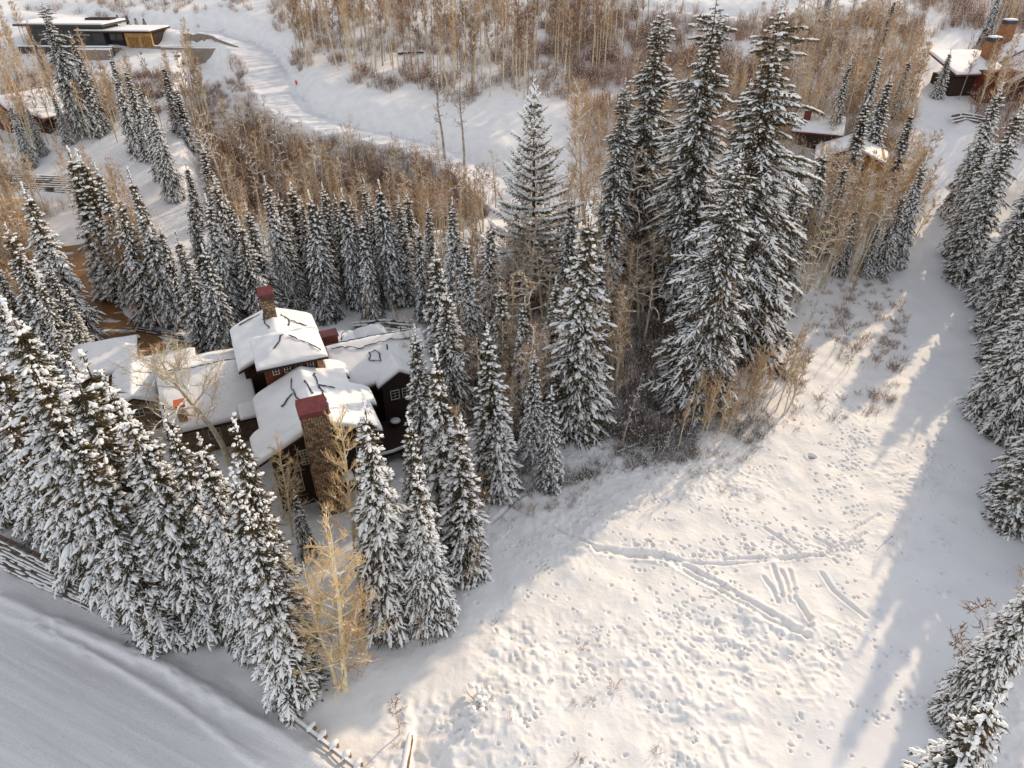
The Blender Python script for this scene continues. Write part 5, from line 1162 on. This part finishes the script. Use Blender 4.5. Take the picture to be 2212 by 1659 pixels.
# brush: each thicket one mass of stems
def make_bush(seed, h=1.6, n=26, spread=.6, snow=.25, rad=.018):
    rng = np.random.default_rng(seed); st, sn = MB(), MB()
    for k in range(n):
        a = rng.uniform(0, 6.28); r = rng.uniform(0, .45) * h; d = np.array([math.cos(a) * spread * rng.random(), math.sin(a) * spread * rng.random(), 1])
        q, _ = wander((r * math.cos(a), r * math.sin(a), -.1), d, h * rng.uniform(.5, 1.1), 3, rng, .14); st.tube(q, [rad, rad * .9, rad * .7, rad * .4], 3)
        for _ in range(3):
            i = rng.integers(1, 4); q2, _ = wander(q[i], (q[i] - q[i - 1]) / np.linalg.norm(q[i] - q[i - 1]) + rng.normal(size=3) * .5, h * .3, 2, rng, .2); st.tube(q2, [rad * .7, rad * .6, rad * .3], 3)
            if rng.random() < snow: blob(sn, q2[0], q2[1], .05, .05, rng, 1, 4)
    return st.data(), sn.data()
BU = {'tall': [make_bush(40 + i, 3.4, 16, .35, .35, .026) for i in range(5)], 'mid': [make_bush(50 + i, 2.0, 18, .6, .5, .022) for i in range(5)],
      'low': [make_bush(60 + i, .8, 14, .9, .5, .016) for i in range(4)]}
def mass(name, label, cat, pts, picks, rots, scs, sources):
    """one object: many small plants that nobody could count, set out from points with the shapes of real plants that stand near by"""
    me = bpy.data.meshes.new(name); n = len(pts); me.vertices.add(n); me.vertices.foreach_set('co', np.asarray(pts, np.float32).ravel())
    for nm, ty, val in (('pick', 'INT', picks), ('turn', 'FLOAT', rots), ('size', 'FLOAT', scs)):
        at_ = me.attributes.new(nm, ty, 'POINT'); at_.data.foreach_set('value', np.asarray(val, np.int32 if ty == 'INT' else np.float32))
    o = link(name, me); tag(o, label, cat, None, 'stuff')
    ng = bpy.data.node_groups.new(name, 'GeometryNodeTree'); ng.interface.new_socket('Geometry', in_out='INPUT', socket_type='NodeSocketGeometry'); ng.interface.new_socket('Geometry', in_out='OUTPUT', socket_type='NodeSocketGeometry')
    N = ng.nodes.new; Lk = ng.links.new; gi = N('NodeGroupInput'); go = N('NodeGroupOutput'); ip = N('GeometryNodeInstanceOnPoints'); jn = N('GeometryNodeJoinGeometry')
    for parts_ in reversed(sources):
        j2 = N('GeometryNodeJoinGeometry')
        for ob in parts_:
            oi = N('GeometryNodeObjectInfo'); oi.transform_space = 'ORIGINAL'; oi.inputs['Object'].default_value = ob; Lk(oi.outputs['Geometry'], j2.inputs[0])
        g2 = N('GeometryNodeGeometryToInstance'); Lk(j2.outputs[0], g2.inputs[0]); Lk(g2.outputs[0], jn.inputs[0])
    def attr(nm, ty):
        a_ = N('GeometryNodeInputNamedAttribute'); a_.data_type = ty; a_.inputs['Name'].default_value = nm; return a_.outputs[0]
    cr = N('ShaderNodeCombineXYZ'); Lk(attr('turn', 'FLOAT'), cr.inputs[2]); er = N('FunctionNodeEulerToRotation'); Lk(cr.outputs[0], er.inputs[0])
    cs = N('ShaderNodeCombineXYZ'); sa_ = attr('size', 'FLOAT'); [Lk(sa_, cs.inputs[i]) for i in range(3)]
    Lk(gi.outputs[0], ip.inputs['Points']); Lk(jn.outputs[0], ip.inputs['Instance']); ip.inputs['Pick Instance'].default_value = True
    Lk(attr('pick', 'INT'), ip.inputs['Instance Index']); Lk(er.outputs[0], ip.inputs['Rotation']); Lk(cs.outputs[0], ip.inputs['Scale']); Lk(ip.outputs[0], go.inputs[0])
    md = o.modifiers.new('plants', 'NODES'); md.node_group = ng; return o
def spots(poly, n, seed, clump=0.0, road=5.6):
    rr = np.random.default_rng(seed); xs = [p[0] for p in poly]; ys = [p[1] for p in poly]; out = []; tries = 0
    while len(out) < n and tries < n * 30:
        tries += 1; bx, by = rr.uniform(min(xs), max(xs)), rr.uniform(min(ys), max(ys))
        if not bool(inside(np.array([bx]), np.array([by]), poly)[0]): continue
        x, y = G(bx, by); ax, ay = np.array([x]), np.array([y])
        if vn(x / 6, y / 6, seed) + .5 < clump * rr.uniform(.6, 1.1): continue
        if sdist(ax, ay, UPROAD)[0] < road or sdist(ax, ay, DRIVE)[0] < 4 or min(sdist(ax, ay, TOPL)[0], sdist(ax, ay, TOPR)[0]) < 4: continue
        if sgn(ax, ay, RUN)[0] > .5 or sgn(ax, ay, COURT)[0] > -1: continue
        out.append((x, y, gz(x, y)))
    return out, rr
_src = {}
def bush_sources(kd, mt, x):
    """one real shrub of each shape stands at the edge of the first mass that uses it"""
    if (kd, mt) in _src: return _src[(kd, mt)]
    out = []
    for i, ((V, T, Qd), (V2, T2, Q2)) in enumerate(BU[kd]):
        px_, py_ = x[i]; root = bpy.data.objects.new('shrub', None); COL.objects.link(root); root.location = (px_, py_, gz(px_, py_)); root.rotation_euler = (0, 0, i)
        tag(root, 'bare %s shrub standing in the brush' % {'twig_red': 'reddish', 'twig': 'golden', 'twig_dark': 'dark brown'}[mt], 'shrub', 'bare shrubs standing in the brush')
        b = MB(); b.add(V, q=Qd); ob = [link('stems', b.mesh('shrub_stems', M[mt], False), root)]
        if len(V2): b = MB(); b.add(V2, q=Q2); ob.append(link('snow', b.mesh('shrub_snow', M['branch_snow']), root))
        out.append(ob)
    _src[(kd, mt)] = out; return out
def thicket(name, label, cat, poly, n, kind_, mt, seed, sc=(.7, 1.3), clump=0.0):
    pts, rr = spots(poly, n, seed, clump); src = bush_sources(kind_, mt, [(p[0], p[1]) for p in pts[:8]])
    pts = pts[8:]; mass(name, label, cat, pts, rr.integers(0, len(src), len(pts)), rr.uniform(0, 6.28, len(pts)), rr.uniform(*sc, len(pts)), src)
thicket('reddish_thicket', 'reddish brown leafless thicket between the hillside road and the row of spruces', 'brush', [(455, 260), (540, 235), (600, 285), (700, 310), (860, 345), (1050, 400), (1060, 470), (470, 440), (430, 330)], 900, 'tall', 'twig_red', 71, (.5, 1.1))
thicket('hillside_undergrowth', 'dark leafless undergrowth among the hillside aspens', 'brush', [(560, -20), (1300, -40), (1320, 120), (1250, 230), (1000, 240), (640, 175)], 1000, 'mid', 'twig_red', 72, (.6, 1.4), .55)
thicket('snowy_scrub', 'purple brown snow-dusted scrub on the hillside behind the giant spruces', 'brush', [(1200, 10), (1700, 45), (2000, 20), (1990, 90), (1720, 130), (1560, 260), (1300, 240), (1180, 120)], 1400, 'tall', 'twig_red', 73, (.5, 1.1), .35)
thicket('golden_scrub', 'golden brown leafless scrub around the brown cottage', 'brush', [(1230, 230), (1560, 230), (1720, 120), (1980, 110), (1970, 330), (1760, 330), (1560, 420), (1280, 420)], 800, 'tall', 'twig', 74, (.6, 1.2), .25)
thicket('shaded_thicket', 'dense brown brush in the shade between the snowy spruces and the giants', 'brush', [(1290, 690), (1420, 640), (1500, 720), (1500, 860), (1440, 960), (1340, 980), (1290, 900)], 260, 'tall', 'twig_dark', 75, (.4, .9))
thicket('bank_brush', 'snow-dusted low brush on the bank between the giants and the open field', 'brush', [(1020, 1000), (1230, 930), (1400, 930), (1560, 900), (1700, 800), (1740, 840), (1690, 930), (1560, 990), (1400, 1010), (1180, 1060), (1070, 1090)], 480, 'low', 'twig_dark', 76, (.6, 1.5), .6)
thicket('bank_weeds', 'thin dry weeds in the shaded snow at the edge of the field', 'brush', [(1050, 1060), (1250, 1000), (1560, 960), (1740, 860), (1760, 900), (1600, 1010), (1300, 1090), (1080, 1130)], 90, 'low', 'twig_red', 105, (.4, .9), .5)
thicket('run_edge_brush', 'sparse reddish brush along the inner edge of the ski run', 'brush', [(1700, 640), (1880, 600), (1960, 640), (1960, 760), (1930, 880), (1780, 920), (1700, 830)], 190, 'low', 'twig_red', 77, (.5, 1.4), .45)
thicket('right_bank_brush', 'reddish brush at the foot of the right-hand spruces', 'brush', [(2140, 640), (2230, 600), (2240, 860), (2170, 880), (2150, 760)], 70, 'mid', 'twig_red', 78, (.5, 1.1))
thicket('slope_brush', 'low reddish brush scattered over the white slope below the modern house', 'brush', [(150, 190), (560, 130), (560, 240), (450, 300), (380, 260), (140, 300), (0, 250), (0, 60), (60, 60)], 800, 'mid', 'twig_red', 79, (.4, 1.0), .4)
thicket('far_slope_brush', 'thin brush on the far snowy slope at the top left', 'brush', [(0, 0), (60, 20), (420, 55), (560, 30), (560, 0), (560, -40), (0, -40)], 260, 'mid', 'twig_red', 80, (.5, 1.1), .5)
thicket('driveway_brush', 'tan brush among the aspens beside the driveway', 'brush', [(120, 560), (340, 600), (400, 700), (330, 715), (200, 560)], 260, 'mid', 'twig', 81, (.6, 1.1))
thicket('left_brush', 'tan brush among the trees at the left edge', 'brush', [(-100, 500), (120, 430), (330, 480), (180, 560), (60, 700), (-100, 760)], 320, 'tall', 'twig', 82, (.5, 1.0))
thicket('grove_brush', 'brown brush on the ground between the grove spruces', 'brush', [(890, 560), (1280, 560), (1300, 900), (1100, 980), (950, 900)], 420, 'mid', 'twig_dark', 83, (.6, 1.4))
# single shrubs in the open field
def shrub(bx, by, s, kd, mt, label, seed, group=None):
    x, y = G(bx, by); (V, T, Qd), (V2, T2, Q2) = BU[kd][seed % len(BU[kd])]
    root = bpy.data.objects.new('shrub', None); COL.objects.link(root); root.location = (x, y, gz(x, y)); root.scale = (s, s, s); root.rotation_euler = (0, 0, seed * 1.7); tag(root, label, 'shrub', group)
    b = MB(); b.add(V, q=Qd); link('stems', b.mesh('shrub_stems', M[mt], False), root)
    if len(V2): b = MB(); b.add(V2, q=Q2); link('snow', b.mesh('shrub_snow', M['branch_snow']), root)
    return root
rs = shrub(1035, 1520, 1.5, 'low', 'twig_dark', 'snow-buried shrub, largest in the open field', 1)
bb = MB(); rg = np.random.default_rng(5)
for k in range(26):
    a = rg.uniform(0, 6.28); r = rg.uniform(0, 1.0); p = np.array([r * math.cos(a), r * .8 * math.sin(a), .35 + .35 * rg.random() * (1 - r * .5)]); blob(bb, p - [.14, 0, 0], p + [.14, rg.normal() * .1, 0], .15, .12, rg)
link('snow_load', bb.mesh('snow_load', M['branch_snow']), rs)
for i, (x_, y_, s_, l_) in enumerate([(1328, 1485, 1.0, 'reddish shrub with long streaky shadow, rightmost of three in the lower field'), (1278, 1512, .8, 'small reddish shrub in the middle of three in the lower field'), (1240, 1520, .6, 'smallest reddish shrub, leftmost of three in the lower field'),
                        (1070, 1340, .6, 'tiny dry shrub in the sunlit upper left of the field'), (1260, 1400, .6, 'small dry shrub in the middle of the field'), (1420, 1625, .9, 'dry shrub at the bottom edge of the field'),
                        (1250, 1640, .9, 'dry weed clump low in the field near the bottom edge'), (1190, 1470, .5, 'tiny weed left of the three reddish shrubs'), (1640, 1080, .7, 'dry tuft near the trampled tracks'),
                        (1930, 790, 1.9, 'dark shrub beside the bare saplings at the inner edge of the ski run'), (855, 1610, .6, 'twiggy tuft behind the timber retaining wall'),
                        (1100, 1560, .5, 'tiny weed right of the snow-buried shrub'), (1560, 1060, .9, 'red-brown tuft in the upper middle of the field'), (1720, 930, .8, 'dry tuft just above the hole in the snow')]):
    shrub(x_, y_, s_, 'low', 'twig_red', l_, i + 2)

# woods whose stems run together: masses made of the same trees
def wood(name, label, poly, n, protos, seed, sc, clump=0.0):
    pts, rr = spots(poly, n, seed, clump, 7.0); src = []
    for pk in protos:
        nm = AS[pk]['trunk'].name; root = next(o for o in COL.objects if o.data is AS[pk]['trunk']).parent; src.append([c for c in root.children])
    pts = [(x, y, z - .3) for x, y, z in pts]
    mass(name, label, 'trees', pts, rr.integers(0, len(src), len(pts)), rr.uniform(0, 6.28, len(pts)), rr.uniform(*sc, len(pts)), src)
wood('hillside_wood', 'leafless aspen wood covering the hillside above the road', [(590, 0), (1560, -60), (1500, 60), (1330, 170), (1240, 225), (1000, 215), (850, 180), (720, 175), (650, 150)], 190, ['h1', 'h2', 'h3'], 91, (.85, 1.25), .15)
wood('hilltop_wood', 'leafless wood along the top edge of the picture', [(560, -60), (2000, -80), (1980, -10), (1300, 0), (620, 20)], 130, ['h1', 'h2', 'h3'], 92, (.8, 1.2))
wood('valley_wood', 'tan leafless wood on the valley slope between the back row and the hillside road', [(470, 300), (560, 270), (620, 310), (860, 350), (1050, 410), (1080, 480), (500, 450)], 230, ['s1', 's2', 's3', 's3', 'o2'], 93, (.45, .85))
wood('right_wood', 'golden leafless wood left of the upper ski run', [(1700, 30), (1990, 40), (1980, 290), (1900, 300), (1740, 290), (1240, 240), (1560, 200)], 190, ['p1', 'p3', 's1', 'h3', 'o2'], 94, (.6, .95), .2)
wood('left_wood', 'tan leafless wood along the left edge of the picture', [(-120, 420), (60, 420), (280, 430), (330, 560), (180, 540), (120, 600), (40, 760), (-100, 780)], 120, ['p3', 'p2', 'p3', 'o2'], 95, (.6, .95), .2)
wood('upper_left_wood', 'thin leafless trees on the slope around the small cabin', [(-60, 60), (60, 100), (150, 190), (420, 200), (440, 300), (330, 330), (60, 320), (-60, 340)], 140, ['h1', 'p1', 's1', 'h3', 's3'], 96, (.6, .95), .3)
wood('grove_wood', 'thin leafless stems among the shaded grove spruces', [(880, 480), (1280, 480), (1500, 560), (1330, 880), (1100, 980), (960, 900)], 170, ['p3', 'o1', 'o2', 'o3', 's3'], 97, (.6, 1.0), .2)

wood('bend_wood', 'tangled leafless wood below the brown cottage at the bend of the ski run', [(1720, 500), (1900, 480), (1985, 440), (1950, 560), (1900, 600), (1740, 640), (1700, 560)], 60, ['o1', 'o2', 'p3', 'p1'], 98, (.55, .95))
wood('driveway_wood', 'tan leafless wood around the curve of the driveway', [(110, 560), (330, 560), (400, 690), (330, 715), (210, 760), (90, 780), (20, 700)], 100, ['p3', 'p2', 'p1', 'o1'], 99, (.6, .95))
wood('behind_row_wood', 'pale leafless stems behind the back row of spruces', [(420, 430), (1040, 440), (1060, 600), (880, 620), (500, 600)], 110, ['p3', 'o3', 'p1'], 100, (.5, .85))

thicket('chalet_brush', 'grey purple leafless scrub around and behind the chalet', 'brush', [(2085, 40), (2290, 20), (2290, 330), (2130, 330), (2080, 180)], 260, 'tall', 'twig_red', 101, (.6, 1.2), .2)
thicket('run_head_brush', 'purple brown scrub closing the head of the ski run', 'brush', [(1960, -40), (2300, -40), (2280, 60), (2100, 70), (2050, 55), (1980, 100)], 260, 'tall', 'twig_red', 102, (.6, 1.2), .2)
wood('chalet_wood', 'thin leafless trees around the chalet', [(2085, 30), (2290, 0), (2290, 320), (2140, 320), (2090, 180)], 46, ['p1', 'h3', 'h1'], 103, (.6, .9))

wood('cottage_wood', 'golden leafless stems standing in front of the brown cottage', [(1730, 430), (1960, 400), (1960, 480), (1740, 500)], 26, ['p3', 'o1', 'p1'], 106, (.6, .9))
for o in COL.objects:
    lb_ = o.get('label')
    if lb_ and len(lb_.split()) > 16: o['label'] = ' '.join(lb_.replace('from the left: ', 'from left: ').replace('standing in ', 'in ').split()[:16])
